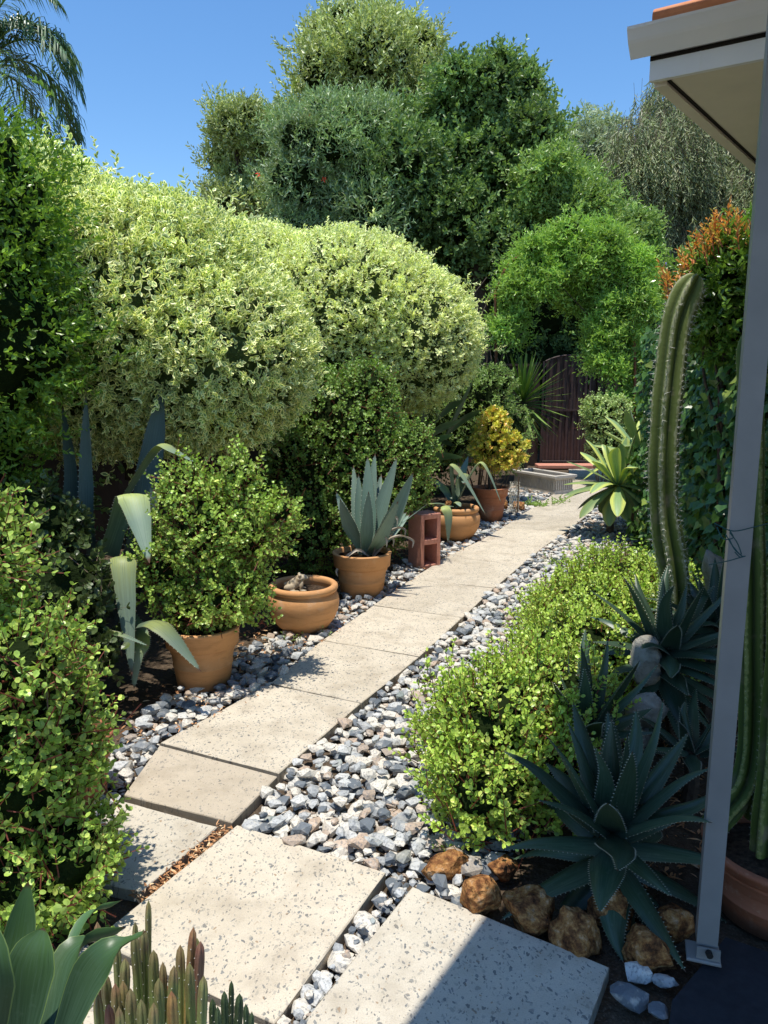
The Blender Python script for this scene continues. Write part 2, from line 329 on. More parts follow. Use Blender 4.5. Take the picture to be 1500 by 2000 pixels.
T_IVY = (np.array([[0,.35,-.03],[0,0,0],[.35,-.08,.04],[.5,.3,.05],[.3,.5,.02],[0,1,-.03],[-.3,.5,.02],[-.5,.3,.05],[-.35,-.08,.04]]), np.array([[0,i,i%8+1] for i in range(1,9)]), np.array([0,.5]+[1]*7))
def leaves(acc, C, AX, NR, Ln, Wd, T, tone, mat=0, r=None):
    n = len(C); AX = nrm(AX); S = nrm(np.cross(AX, NR)); N = np.cross(S, AX)
    tv, tf, tg = T; Ln = np.broadcast_to(Ln, (n,)); Wd = np.broadcast_to(Wd, (n,))
    V = C[:,None] + tv[None,:,0:1]*Wd[:,None,None]*S[:,None] + tv[None,:,1:2]*Ln[:,None,None]*AX[:,None] + tv[None,:,2:3]*Ln[:,None,None]*N[:,None]
    k = len(tv); r = rs.rand(n) if r is None else r
    A = np.stack([np.repeat(r[:,None], k, 1), np.repeat(tg[None], n, 0), np.repeat(np.broadcast_to(tone, (n,))[:,None], k, 1)], -1).reshape(-1,3)
    Fc = (tf[None] + (np.arange(n)*k)[:,None,None]).reshape(-1, tf.shape[1])
    acc.add(V.reshape(-1,3), Fc, A, mat)
def sprays(acc, P, D, L, k, ll, lw, T, ang=55, tone=.6, mat=0, opp=False, jit=.25, stem=None, stemr=.0012, stem_mat=1, upn=0.0, taper=.35, bend=0.0):
    """k leaves around each of N short shoots"""
    n = len(P); L = np.broadcast_to(L, (n,)); D = nrm(D); U, Vv = basis(D); ph0 = rs.rand(n)*6.28
    i = np.arange(k); t = (i+.6)/k if not opp else (i//2+.8)/(k//2)
    phi = (i*2.4 if not opp else (i//2)*1.571+(i%2)*3.1416)[None] + ph0[:,None]
    side = np.cos(phi)[...,None]*U[:,None] + np.sin(phi)[...,None]*Vv[:,None]
    C = P[:,None] + D[:,None]*(L[:,None]*t[None])[...,None]
    if bend: C[...,2] -= bend*(L[:,None]*t[None]**2)
    a = math.radians(ang)*(1-.35*t)[None,:,None]
    AX = D[:,None]*np.cos(a) + side*np.sin(a) + rs.normal(size=(n,k,3))*jit
    NR = D[:,None] + np.array([0,0,upn]) + rs.normal(size=(n,k,3))*jit*1.2
    sz = (1-taper*t)[None]*(.8+.4*rs.rand(n,k))
    tn = np.broadcast_to(tone, (n,))[:,None]*(.8+.3*t)[None] + rs.normal(size=(n,k))*.04  # shoot tips painted lighter, as if sunlit
    leaves(acc, C.reshape(-1,3), AX.reshape(-1,3), NR.reshape(-1,3), (ll*sz).ravel(), (lw*sz).ravel(), T, np.clip(tn,0,1).ravel(), mat)
    if stem is not None:
        a3 = np.arange(3)*2.094; ring = np.cos(a3)[None,:,None]*U[:,None]+np.sin(a3)[None,:,None]*Vv[:,None]
        E = P + D*L[:,None]*.97; E = E - np.array([0,0,1.])*(bend*L[:,None]*.94 if bend else 0)
        V = np.concatenate([(P-D*L[:,None]*.25)[:,None]+ring*stemr*1.5, E[:,None]+ring*stemr*.7], 1)
        Fq = np.array([[0,1,4,3],[1,2,5,4],[2,0,3,5]])[None]+(np.arange(n)*6)[:,None,None]
        stem.add(V.reshape(-1,3), Fq.reshape(-1,4), None, 0)
def volume(blobs, n, depth=.25, amp=.08, freq=1.2, seed=0, lo=None, rej=.86, pw=1.6, scat=0.0):
    """points near the surface of a union of ellipsoids, with outward normals and depth 0..1"""
    B = [(np.array(c,float), np.array(r if hasattr(r,'__len__') else (r,r,r), float)) for c,r in blobs]
    w = np.array([(b[1][0]*b[1][1]+b[1][1]*b[1][2]+b[1][0]*b[1][2]) for b in B]); w /= w.sum()
    Ps, Ns, Ds = [], [], []
    got = 0
    while got < n:
        m = int(n*1.5)+50; bi = rs.choice(len(B), m, p=w); c = np.array([B[i][0] for i in bi]); r = np.array([B[i][1] for i in bi])
        d = nrm(rs.normal(size=(m,3))); q = rs.rand(m)**pw
        s = 1 + amp*nz(c+d*r, freq/np.mean(r), seed) + amp*.6*nz(c+d*r, 3*freq/np.mean(r), seed+1)
        q2 = np.where(rs.rand(m) < scat, rs.rand(m)**2*.28, 0); p = c + d*r*((1-depth*q+q2)*s)[:,None]; ok = np.ones(m, bool)
        for j,(bc,br) in enumerate(B):
            ok &= ~((np.linalg.norm((p-bc)/br, axis=1) < rej*(1-depth)) & (bi != j))
        if lo is not None: ok &= p[:,2] > lo
        Ps.append(p[ok]); Ns.append(nrm(d/r)[ok]); Ds.append(q[ok]); got += ok.sum()
    return np.concatenate(Ps)[:n], np.concatenate(Ns)[:n], np.concatenate(Ds)[:n]
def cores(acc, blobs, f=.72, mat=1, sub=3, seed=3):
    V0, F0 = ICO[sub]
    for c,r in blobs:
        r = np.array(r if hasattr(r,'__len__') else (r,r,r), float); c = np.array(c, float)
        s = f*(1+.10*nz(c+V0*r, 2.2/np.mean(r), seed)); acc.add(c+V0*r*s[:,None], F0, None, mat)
def tonef(P, f=1.2, seed=2, base=.55, amp=.22): return np.clip(base+amp*nz(P, f, seed), .05, 1)
def trunk(acc, base, top, r0, r1, blobs=(), sides=8, wob=.06, n=12):
    b = np.array(base, float); t = np.array(top, float); mids = [b+(t-b)*s+np.append(rs.normal(size=2)*wob*(1 if 0<s<1 else 0), 0) for s in (0,.35,.7,1)]
    tube(acc, curve(mids, n), np.linspace(r0, r1, n+1), sides)
    for c,r in blobs:
        c = np.array(c, float); s0 = b+(t-b)*rs.uniform(.5,.98); mid = (s0+c)/2+np.append(rs.normal(size=2)*wob, rs.rand()*wob)
        tube(acc, curve([s0,mid,c], 8), np.linspace(r1*.8, r1*.25, 9), 6)
# blades (agave, aloe ...)
PROF = {'agave': ([0,.12,.35,.6,.8,.93,1],[.75,.6,.8,1,.72,.33,.015]), 'aloe': ([0,.1,.3,.6,.85,1],[.9,1,.92,.62,.26,.01]),
        'atten': ([0,.15,.4,.62,.82,.94,1],[.5,.42,.78,1,.72,.34,.02]), 'sword': ([0,.1,.4,.75,1],[.5,.8,1,.7,.03]), 'paddle': ([0,.12,.3,.6,.85,1],[.08,.25,.85,1,.6,.03])}
def blade(acc, pts, w, side, n=16, m=6, prof='agave', fold=.3, thick=.12, teeth=0, tsz=.005, r=None, mat=0, tmat=1, twist=0.0, wave=0):
    C = curve(pts, n); t = np.linspace(0,1,n+1); T = nrm(np.gradient(C, axis=0)); S = nrm(np.asarray(side, float)); S = np.repeat(S[None], n+1, 0)
    S = nrm(S - (S*T).sum(1, keepdims=True)*T); N = np.cross(S, T)
    if twist: a = twist*t[:,None]; S, N = S*np.cos(a)+N*np.sin(a), N*np.cos(a)-S*np.sin(a)
    hw = np.interp(t, *PROF[prof])*w; j = np.linspace(-1,1,m+1)
    fo = fold*(1-.6*t)
    wv = wave*np.sin(t*23+rs.rand()*6)[:,None]*j[None]**2*hw[:,None] if wave else 0
    up = C[:,None]+S[:,None]*(hw[:,None]*j)[...,None]+N[:,None]*((fo*hw)[:,None]*(j**2)[None]+wv)[...,None]
    dn = up - N[:,None]*(((thick*hw)[:,None])*(1-np.abs(j)**2.5)[None]+.0004)[...,None]
    k = m+1; r = rs.rand() if r is None else r
    A = np.stack([np.full((n+1,k), r), np.repeat(np.abs(j)[None], n+1, 0), np.repeat(t[:,None], k, 1)], -1).reshape(-1,3)
    i = np.arange(n)[:,None]*k; q = np.arange(m)[None]
    Fu = np.stack([i+q, i+q+1, i+k+q+1, i+k+q], -1).reshape(-1,4)
    acc.add(up.reshape(-1,3), Fu, A, mat); acc.add(dn.reshape(-1,3), Fu[:,::-1], A, mat)
    if teeth:
        tt = np.linspace(.08,.96,teeth); ix = tt*n
        for sgn in (-1,1):
            e = C+S*(hw*sgn)[:,None]+N*(fo*hw)[:,None]
            P = np.stack([np.interp(ix, np.arange(n+1), e[:,a]) for a in range(3)], 1)
            Tt = np.stack([np.interp(ix, np.arange(n+1), T[:,a]) for a in range(3)], 1); Sd = np.stack([np.interp(ix, np.arange(n+1), S[:,a]) for a in range(3)], 1)*sgn
            Nd = np.cross(Sd, Tt)
            V = np.stack([P-Tt*tsz*.6-Sd*.001, P+Tt*tsz*.6-Sd*.001, P+Sd*tsz*1.5+Tt*tsz*.4, P+Nd*tsz*.5], 1)
            Ft = np.array([[0,1,2],[0,3,2],[1,3,2]])[None]+(np.arange(teeth)*4)[:,None,None]
            acc.add(V.reshape(-1,3), Ft.reshape(-1,3), None, tmat)
def rosette(acc, c, n, L, w, e0=85, e1=5, prof='agave', fold=.35, thick=.15, curl=.15, teeth=0, tsz=.005, base_r=.03, axis=(0,0), jl=.12, mats=(0,1), twist=.0, seg=14, az0=None):
    """spiral rosette, inner leaves upright (e0), outer ones low (e1)"""
    c = np.array(c, float); az0 = rs.rand()*6.28 if az0 is None else az0
    for i in range(n):
        f = i/(n-1); az = az0+i*2.39996+rs.normal()*.08; el = math.radians(e0+(e1-e0)*f**.8+rs.normal()*4)
        l = L*(.72+.35*math.sin(math.pi*min(1,f*.9+.12)))*(1+rs.normal()*jl)
        h = np.array([math.cos(az), math.sin(az), 0]); s = np.array([-math.sin(az), math.cos(az), 0])
        d = h*math.cos(el)+np.array([axis[0],axis[1],1])*math.sin(el); b = c+h*base_r*(.4+f)-np.array([0,0,.02*f])
        p1 = b+d*l*.35; p2 = b+d*l*.7-np.array([0,0,curl*l*.25])*math.cos(el); p3 = b+d*l-np.array([0,0,curl*l*rs.uniform(.6,1.3)])*math.cos(el)+s*rs.normal()*l*.05
        blade(acc, [b,p1,p2,p3], w*(.75+.3*f), s, n=seg, prof=prof, fold=fold*(1-.3*f), thick=thick, teeth=teeth, tsz=tsz, mat=mats[0], tmat=mats[1], twist=rs.normal()*twist)
# ------------------------------------------------------------------ rocks
def rockshape(seed, sub=1, planes=11):
    q = np.random.RandomState(seed); V, Fc = ICO[sub]; V = V.copy()
    for _ in range(planes):
        n = nrm(q.normal(size=3)); d = q.uniform(.5,.85); s = V@n-d; V -= np.where(s > 0, s, 0)[:,None]*n
    return V, Fc
RK = [rockshape(i) for i in range(28)]
def rocks(acc, P, size, flat=.6, tones=None):
    n = len(P); kind = rs.randint(0, len(RK), n); size = np.broadcast_to(size, (n,)); tones = rs.rand(n) if tones is None else tones
    for k in range(len(RK)):
        ix = np.where(kind == k)[0]
        if not len(ix): continue
        V, Fc = RK[k]; m = len(ix); sc = size[ix][:,None]*np.stack([rs.uniform(.8,1.35,m), rs.uniform(.65,1.0,m), rs.uniform(flat*.7,flat*1.2,m)],1)
        a = rs.rand(m)*6.28; tl = rs.normal(size=m)*.3
        X = V[None]*sc[:,None]
        y = X[...,1]*np.cos(tl)[:,None]-X[...,2]*np.sin(tl)[:,None]; z = X[...,1]*np.sin(tl)[:,None]+X[...,2]*np.cos(tl)[:,None]; x = X[...,0]
        Q = np.stack([x*np.cos(a)[:,None]-y*np.sin(a)[:,None], x*np.sin(a)[:,None]+y*np.cos(a)[:,None], z], -1)+P[ix][:,None]
        A = np.repeat(np.stack([tones[ix], np.zeros(m), np.full(m,.5)],1)[:,None], len(V), 1)
        acc.add(Q.reshape(-1,3), (Fc[None]+(np.arange(m)*len(V))[:,None,None]).reshape(-1,3), A.reshape(-1,3))
def bigrock(c, r, seed, mat, name, label, cat, sub=3, amp=.06, planes=9, tone=.5, group=None):
    V, Fc = rockshape(seed, 3, planes); V = V*(1+amp*nz(V, .8, seed % 7)+amp*.55*nz(V, 2.2, seed % 5)+amp*.3*nz(V,5,seed%6))[:,None]
    a = rs.rand()*6.28; R = np.array([[math.cos(a),-math.sin(a),0],[math.sin(a),math.cos(a),0],[0,0,1]])
    acc = Acc(); acc.add((V@R.T)*np.array(r)+np.array(c), Fc, (tone,0,.5)); o = acc.build(name, mat, smooth=True)
    return tag(o, label, cat, group)
# ------------------------------------------------------------------ world, sun, camera
SUN = np.array([-.10,-.135,1.0]); SUN /= np.linalg.norm(SUN)
w = bpy.data.worlds.new('World'); scn.world = w; w.use_nodes = True; nt = w.node_tree; nt.nodes.clear()
sky = nt.nodes.new('ShaderNodeTexSky'); sky.sky_type = 'NISHITA'; sky.sun_disc = False
sky.sun_elevation = math.asin(SUN[2]); sky.sun_rotation = math.atan2(SUN[0], SUN[1]); sky.air_density = 1.0; sky.dust_density = .2; sky.ozone_density = 3.0; sky.altitude = 0
bg = nt.nodes.new('ShaderNodeBackground'); bg.inputs[1].default_value = .145
wo = nt.nodes.new('ShaderNodeOutputWorld'); hs = nt.nodes.new('ShaderNodeHueSaturation'); hs.inputs['Saturation'].default_value = 1.2; hs.inputs['Value'].default_value = 1.36; nt.links.new(sky.outputs[0], hs.inputs['Color']); nt.links.new(hs.outputs[0], bg.inputs[0]); nt.links.new(bg.outputs[0], wo.inputs[0])
ld = bpy.data.lights.new('sun', 'SUN'); ld.energy = 5.0; ld.angle = math.radians(.53); ld.color = (1,.955,.86)
lo = bpy.data.objects.new('sun', ld); COL.objects.link(lo); lo.rotation_euler = Vector(SUN).to_track_quat('Z','Y').to_euler()
cd = bpy.data.cameras.new('camera'); cam = bpy.data.objects.new('camera', cd); COL.objects.link(cam); scn.camera = cam
cam.location = (0,0,H); cam.rotation_euler = (math.pi/2-PITCH, 0, 0); cd.sensor_fit = 'VERTICAL'; cd.sensor_height = 36; cd.lens = 36*F/2000; cd.clip_start = .02; cd.clip_end = 800
scn.view_settings.view_transform = 'Standard'; scn.view_settings.look = 'None'; scn.view_settings.exposure = 0
scn.render.resolution_x = 768; scn.render.resolution_y = 1024
# ------------------------------------------------------------------ ground, path
acc = Acc(); gx = np.concatenate([[-200,-60,-20],np.linspace(-8,10,73),[20,60,200]]); gy = np.concatenate([[-120,-30],np.linspace(-2,18,81),[40,100,300]])
X, Y = np.meshgrid(gx, gy); Z = -.048+.010*nz(np.stack([X,Y,X*0],-1).reshape(-1,3), .9, 3).reshape(X.shape)
Z = np.where((X < -9)|(X > 12), -.07, Z); nx = len(gx)
i = (np.arange(len(gy)-1)[:,None]*nx+np.arange(nx-1)[None]).ravel()
acc.add(np.stack([X,Y,Z],-1).reshape(-1,3), np.stack([i,i+1,i+nx+1,i+nx],-1)); tag(acc.build('ground', M['ground'], origin=(0,0,0)), kind='structure')
path = thing('path', (0,4,0), None, None, kind='structure')
def slab(quad, mat, th=.05, gap=.0032, z=0.0, tilt=0):
    Q = np.array([G(*q) if len(q) == 2 else q for q in quad], float); Q[:,2] = z; c = Q.mean(0)
    Q = c+(Q-c)*(1-gap*2/np.linalg.norm(Q[0]-Q[2])*2)
    n = 9; s = np.linspace(0,1,n); acc = Acc()
    g = (1-s)[None,:,None]*((1-s)[:,None,None]*Q[0]+s[:,None,None]*Q[3])+s[None,:,None]*((1-s)[:,None,None]*Q[1]+s[:,None,None]*Q[2])
    g = g.reshape(-1,3); ij = np.stack(np.meshgrid(s,s),-1).reshape(-1,2); ed = np.max(np.abs(ij*2-1), 1)
    g[:,2] += np.where(ed > .999, -.004, 0)+tilt*(ij[:,0]-.5)+.0008*rs.normal(size=len(g)); cc = g[:,:2].mean(0)
    low = ed <= .999; 
    # pull the first inner ring right up to the rim: a small chamfer
    f = np.where(low & (ed > .7), .985/np.maximum(ed,.01), 1)
    uv = (ij*2-1)*f[:,None]*.5+.5
    gg = (1-uv[:,1:2])*((1-uv[:,0:1])*Q[0]+uv[:,0:1]*Q[1])+uv[:,1:2]*((1-uv[:,0:1])*Q[3]+uv[:,0:1]*Q[2]); gg[:,2] = g[:,2]
    i = (np.arange(n-1)[:,None]*n+np.arange(n-1)[None]).ravel()
    e = np.where(ed > .999, 1.0, np.where(f != 1, .55, np.where(ed > .45, .15, 0.0))); r = rs.rand()
    acc.add(gg, np.stack([i,i+1,i+n+1,i+n],-1), np.stack([np.full(len(gg),r), e, np.full(len(gg),.5)],1))
    bt = Q.copy(); tp = Q.copy(); tp[:,2] = z-.004; bt[:,2] = z-th
    acc.add(np.vstack([tp,bt]), np.array([[0,1,5,4],[1,2,6,5],[2,3,7,6],[3,0,4,7]]), (r,1,.5))
    o = acc.build('paving_slab', mat, path); return o
J = [((310,1450),(545,1512)),((526,1335),(707,1373)),((628,1250),(820,1282)),((728,1182),(904,1206)),((802,1131),(966,1148)),((872,1086),(1020,1103)),((936,1056),(1062,1068)),((980,1031),(1107,1038)),((1016,1006),(1145,1008)),((1052,984),(1170,983)),((1082,964),(1184,962)),((1100,947),(1190,945)),((1112,931),(1190,929)),((1110,916),(1185,915))]
for k in range(len(J)-1):
    (a,b),(c,d) = J[k], J[k+1]; slab([a,b,d,c], M['paver'], tilt=rs.normal()*.002)
slab([(238,1551),(455,1606),(545,1514),(310,1452)], M['paver_plain'], z=-.004)
slab([(60,1700),(276,1738),(428,1610),(236,1558)], M['paver_grey'], z=-.008)
slab([(178,1836),(537,2003),(757,1702),(463,1608)], M['paver'])
slab([G(178,1836)+np.array([-.32,-.60,0]),G(537,2003)+np.array([-.32,-.62,0]),G(535,2008),G(172,1842)], M['paver'])
A0 = G(805,1727); A1 = A0+np.array([.52,-.335,0]); e = np.array([-.35,-.62,0])
slab([A0+e,A1+e,A1,A0], M['paver_grey']); slab([A0+2*e,A1+2*e,A1+e*1.01,A0+e*1.01], M['paver_grey'])
a = Acc(); a.add([(0.72,1.68,.015),(0.95,1.9,.015),(1.6,1.5,.015),(1.6,-1,.015),(.2,-1,.015),(.2,.6,.015),(0.72,1.68,-.05),(0.95,1.9,-.05),(1.6,1.5,-.05),(1.6,-1,-.05),(.2,-1,-.05),(.2,.6,-.05)],
    [np.array([[5,4,3,2,1,0]]), np.array([[0,1,7,6],[1,2,8,7],[2,3,9,8],[3,4,10,9],[4,5,11,10],[5,0,6,11]])]); tag(a.build('porch_floor', M['mat']), kind='structure')
# ------------------------------------------------------------------ gravel
def inpoly(P, poly):
    x, y = P[:,0], P[:,1]; ins = np.zeros(len(P), bool); n = len(poly)
    for i in range(n):
        (x1,y1),(x2,y2) = poly[i][:2], poly[(i+1)%n][:2]
        c = ((y1 > y) != (y2 > y)) & (x < (x2-x1)*(y-y1)/(y2-y1+1e-12)+x1); ins ^= c
    return ins
def grid(poly, sp):
    P = np.array([p[:2] for p in poly]); x = np.arange(P[:,0].min(), P[:,0].max(), sp); y = np.arange(P[:,1].min(), P[:,1].max(), sp*.87)
    X, Y = np.meshgrid(x, y); X = X+((np.arange(len(y))%2)*sp/2)[:,None]; Q = np.stack([X.ravel(),Y.ravel()],1)+rs.uniform(-.32,.32,(X.size,2))*sp
    return Q[inpoly(Q, poly)]
PR = [G(545,1514),G(707,1375),G(820,1284),G(904,1208),G(966,1150),G(1020,1104),G(1062,1069),G(1107,1039),G(1145,1009),G(1170,984)]
PL = [G(310,1450),G(526,1335),G(628,1250),G(728,1182),G(802,1131),G(872,1086),G(936,1056),G(980,1031),G(1016,1006),G(1052,984),G(1082,964),G(1100,947)]
def gravel(poly, name, label, sp=.047, size=.031, lay=2, blue=.2):
    acc = Acc()
    for l in range(lay):
        Q = grid(poly, sp*(1 if l == 0 else 1.25)); z = -.030+l*.028+rs.normal(size=len(Q))*.006
        s = size*(.65+.75*rs.rand(len(Q))**1.5); t = rs.rand(len(Q))*.8+.2; t = np.where(rs.rand(len(Q)) < blue, t*.19, t)
        rocks(acc, np.column_stack([Q,z]), s, .5, t)
    Q = grid(poly, sp*.55); rocks(acc, np.column_stack([Q, np.full(len(Q),-.052)]), size*.42, .7)
    return tag(acc.build(name, M['stone'], origin=(0,0,0)), label, 'gravel', kind='stuff')
e1 = np.array([.012,-.008,0])
polyR = [p-e1*.3 for p in PR]+[G(1290,985),G(1290,1030),G(1200,1080),G(1130,1200),G(1080,1400),G(1000,1660),G(905,1772),G(812,1729),G(770,1702),G(470,1612)]
gravel(polyR, 'gravel_strip', 'loose grey and cream crushed rock along the right edge of the path', .058, .040, blue=.17)
polyL = [p+e1*.3 for p in PL]+[G(1000,944),G(975,990),G(850,1065),G(725,1130),G(600,1195),G(440,1285),G(270,1395),G(190,1490),G(180,1590),G(235,1548)]
gravel(polyL, 'gravel_bed', 'shadowed crushed rock around the terracotta pots left of the path', .066, .042, blue=.3)
polyC = [G(560,2010),G(620,2010),G(20,2200),G(-200,2010),G(0,1800),G(170,1840),G(400,1990)]
gravel([G(175,1848)-[0.03,.0,0],G(330,1950)-[.1,.1,0],G(540,2035)-[.2,.2,0],(-1.3,.9,0),(-1.4,1.7,0)], 'gravel_corner', 'crushed rock under the stubby red stemmed succulents', .055, .036)
# stones in the joint between the two near slabs, each one a thing
js = [(770,1722,.045,.1,'blue grey'),(745,1755,.046,.16,'grey green'),(716,1797,.055,.62,'pale speckled'),(690,1832,.038,.66,'small cream'),(664,1868,.054,.6,'pale cream'),(630,1905,.044,.42,'dull grey'),(607,1930,.044,.4,'flat grey'),(584,1960,.038,.7,'small cream'),(556,1992,.046,.75,'cream')]
for k,(px,py,s,t,nm) in enumerate(js):
    p = G(px,py,0); V, Fc = rockshape(60+k, 2, 12); a = Acc(); an = -1.05
    V = V*np.array([s*1.2,s*.72,s*.5]); V = np.stack([V[:,0]*math.cos(an)-V[:,1]*math.sin(an), V[:,0]*math.sin(an)+V[:,1]*math.cos(an), V[:,2]],1)
    a.add(V+p-np.array([0,0,s*.40]), Fc, (t,0,.5)); where = ['topmost of its row','second from the gravel','third from the gravel','fourth from the gravel','fifth from the gravel','sixth from the gravel','seventh from the gravel','second from the bottom','lowest of its row'][k]
    tag(a.build('stone', M['stone']), f'{nm} stone in the joint between near slabs, {where}', 'stone', 'stones in the joint between the near slabs')
for k,(px,py,s,t,nm) in enumerate([(1246,1898,.042,.45,'cream'),(1302,1917,.036,.2,'light grey'),(1228,1950,.055,.12,'flat dark grey'),(1287,1975,.03,.15,'small grey')]):
    p = G(px,py,0); V, Fc = rockshape(80+k, 2, 12); a = Acc(); a.add(V*np.array([s*1.1,s*.9,s*.55])+p, Fc, (t,0,.5))
    tag(a.build('stone', M['stone']), f'{nm} stone lying between the shaded slab and the post foot', 'stone', 'stones by the post foot')
# dead leaves
gravel([G(772,1704),G(806,1727),G(598,2004),G(520,2100),G(480,2080),G(540,2003)], 'gravel_joint', 'fine chips packed in the joint between the two near slabs', .03, .017, blue=.2)
def litter(poly, n, name, label, s=.02, z=-.02):
    P = np.array([p[:2] for p in poly]); Q = rs.uniform(P.min(0), P.max(0), (n*3,2)); Q = Q[inpoly(Q, poly)][:n]
    a = Acc(); m = len(Q); C = np.column_stack([Q, z+rs.rand(m)*.02]); AX = rdir(m); AX[:,2] *= .3
    leaves(a, C, AX, rdir(m, 1.5), s*rs.uniform(.5,1.5,m), s*rs.uniform(.15,.4,m), T_LONG, .6); tag(a.build(name, M['litter'], origin=(0,0,0)), label, 'dead leaves', kind='stuff')
litter([p-np.array([.12,-.04,0]) for p in PL[:9]]+[p-np.array([.55,-.2,0]) for p in PL[:9]][::-1], 3600, 'leaf_litter', 'brown leaf litter under the pots and shrubs left of the path', .03, -.035)
litter([p+np.array([.03,-.03,0]) for p in PL[:10]]+[p-np.array([.16,-.05,0]) for p in PL[:10]][::-1], 2200, 'leaf_litter', 'rusty dead leaves caught along the left edge of the path', .024, -.004)
litter([G(425,1603),G(465,1612),G(290,1752),G(255,1742)], 420, 'leaf_litter', 'brown dead leaves in the joint between the two near left slabs', .02, -.026)
litter([G(980,1640),(1.3,2.0,0),(2.2,4.4,0),(1.3,4.6,0),(.4,2.9,0)], 1600, 'bark_chips', 'dark chips and dead leaves on the shaded bed soil', .035, -.045)
# ------------------------------------------------------------------ plants: makers
def shoot_bush(name, label, cat, base, blobs, n, k, L, ll, mat, T=T_ROUND, lw=None, ang=62, up=.55, depth=.5, core=.6, opp=True, stemr=.0014, tone=.6, limbs=6, lo=None, amp=.10, jit=.22, rnd=.45, group=None, pot=None, bend=0.0, tf=3.0, stem_m='red_stem', pw=1.3, scat=.15):
    t = thing(name, base, label, cat, group)
    P, N, D = volume(blobs, n, depth, amp, 1.3, rs.randint(20), lo, pw=pw, scat=scat)
    dr = nrm(N*.8+np.array([0,0,up])+rs.normal(size=(n,3))*rnd); a, s = Acc(), Acc()
    Ls = L*rs.uniform(.6,1.4,n)*np.where(rs.rand(n) < .06, 1.9, 1); tn = np.clip(tone+.2*nz(P, tf, 4)-.35*D+.1*rs.normal(size=n), .05, 1)  # leaves deeper in the bush painted darker, like inner shade
    sprays(a, P-dr*Ls[:,None]*.6, dr, Ls, k, ll, lw or ll*.8, T, ang, tn, opp=opp, jit=jit, stem=s, stemr=stemr, bend=bend)
    if core: cores(a, blobs, core)
    a.build('foliage', [mat, M['core']], t); s.build('shoots', M[stem_m], t)
    w_ = Acc(); b = np.array(base, float)
    for q in range(limbs):
        c, r = blobs[rs.randint(len(blobs))]; r = np.array(r if hasattr(r,'__len__') else (r,)*3); e = np.array(c)+rdir(1)[0]*r*.85; s0 = b+np.append(rs.normal(size=2)*.025, 0)
        tube(w_, curve([s0, s0*.5+e*.5+rs.normal(size=3)*.05*np.mean(r), e], 10), np.linspace(.011, .003, 11)*max(.7,np.mean(r)/.35), 6)
    w_.build('stem', M['twig'], t); return t
def pot_part(t, c, prof, mat, soil_z, soil_r, soilm='soil'):
    a = Acc(); lathe(a, c, prof); a.build('pot', mat, t, smooth=True)
    s = Acc(); V, Fc = ICO[3]; V = V*np.array([soil_r, soil_r, .018]); V[:,2] += .004*nz(V, 14, 2); s.add(V+np.array([c[0],c[1],c[2]+soil_z]), Fc); s.build('soil', M[soilm], t, smooth=True)
def classic(r0, r1, h, lip=.018, rim=.32):   # base radius, rim radius, height; band rim
    zr = h*(1-rim)
    f = lambda z: r0+(r1-lip-r0)*(z/h)
    return [(0,.002),(r0-.01,0),(r0,.006),(f(h*.35),h*.35),(f(h*.355)+.003,h*.36),(f(h*.375)+.003,h*.38),(f(h*.385),h*.39),(f(zr-.02),zr-.02),(f(zr-.015)+.006,zr-.012),(f(zr)+.006,zr-.004),(f(zr)+.003,zr),(r1-.010,zr+.006),(r1-.004,h-.016),(r1,h-.012),(r1+.001,h-.004),(r1-.006,h),(r1-.02,h),(r1-.026,h-.006),(r1-.03,h*.6),(r0,h*.5)]
def bowl(r0, rm, rr, h):
    return [(0,.002),(r0-.01,0),(r0,.005),(r0+(rm-r0)*.45,h*.14),(r0+(rm-r0)*.76,h*.3),(r0+(rm-r0)*.95,h*.48),(rm,h*.62),(rm-.003,h*.72),(rm-.014,h*.80),(rr-.002,h*.835),(rr-.006,h*.85),(rr+.006,h*.87),(rr+.013,h*.92),(rr+.011,h*.965),(rr,h*.995),(rr-.012,h),(rr-.024,h*.985),(rr-.03,h*.94),(rr-.025,h*.86),(rm-.03,h*.6),(rm*.7,h*.45)]
# ---- pots with plants along the path
def B(*l): return list(l)
p1 = G(385,1346)+np.array([0,.15,0])
t = shoot_bush('potted_plant','nearest terracotta pot, carrying a round bushy succulent with small leaves','potted plant',(p1[0],p1[1],0),
    B(((-.90,3.86,.78),(.30,.32,.30)),((-.68,3.80,.76),(.21,.21,.19)),((-1.12,3.82,.60),(.17,.2,.22)),((-.80,3.75,.45),(.24,.24,.17)),((-.72,3.78,.48),(.15,.18,.15)),((-.74,3.9,1.04),(.13,.15,.15)),((-1.02,3.9,1.02),(.15,.18,.13)),((-1.0,3.75,.40),(.16,.18,.15)),((-.52,3.85,.86),(.12,.14,.12))), 1700, 10, .105, .025, M['port'], depth=.6, amp=.2, scat=.3, core=.5, tone=.62, tf=3)
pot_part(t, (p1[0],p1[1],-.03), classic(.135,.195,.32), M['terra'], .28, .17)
p2 = G(588,1240)+np.array([0,.17,0])
t = thing('planter_bowl', (p2[0],p2[1],-.03), 'wide round terracotta bowl of bare soil holding a frog ornament', 'plant pot')
pot_part(t, (p2[0],p2[1],-.03), bowl(.11,.225,.205,.31), M['terra'], .245, .19, 'mulch')
p3 = G(706,1166)+np.array([0,.15,0])
t = thing('potted_plant', (p3[0],p3[1],-.03), 'terracotta pot with an upright blue green agave and dead leaves hanging on its right', 'potted plant')
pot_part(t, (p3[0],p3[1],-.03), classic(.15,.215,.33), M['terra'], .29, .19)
a = Acc(); c3 = np.array([p3[0]+.02, p3[1], .26])
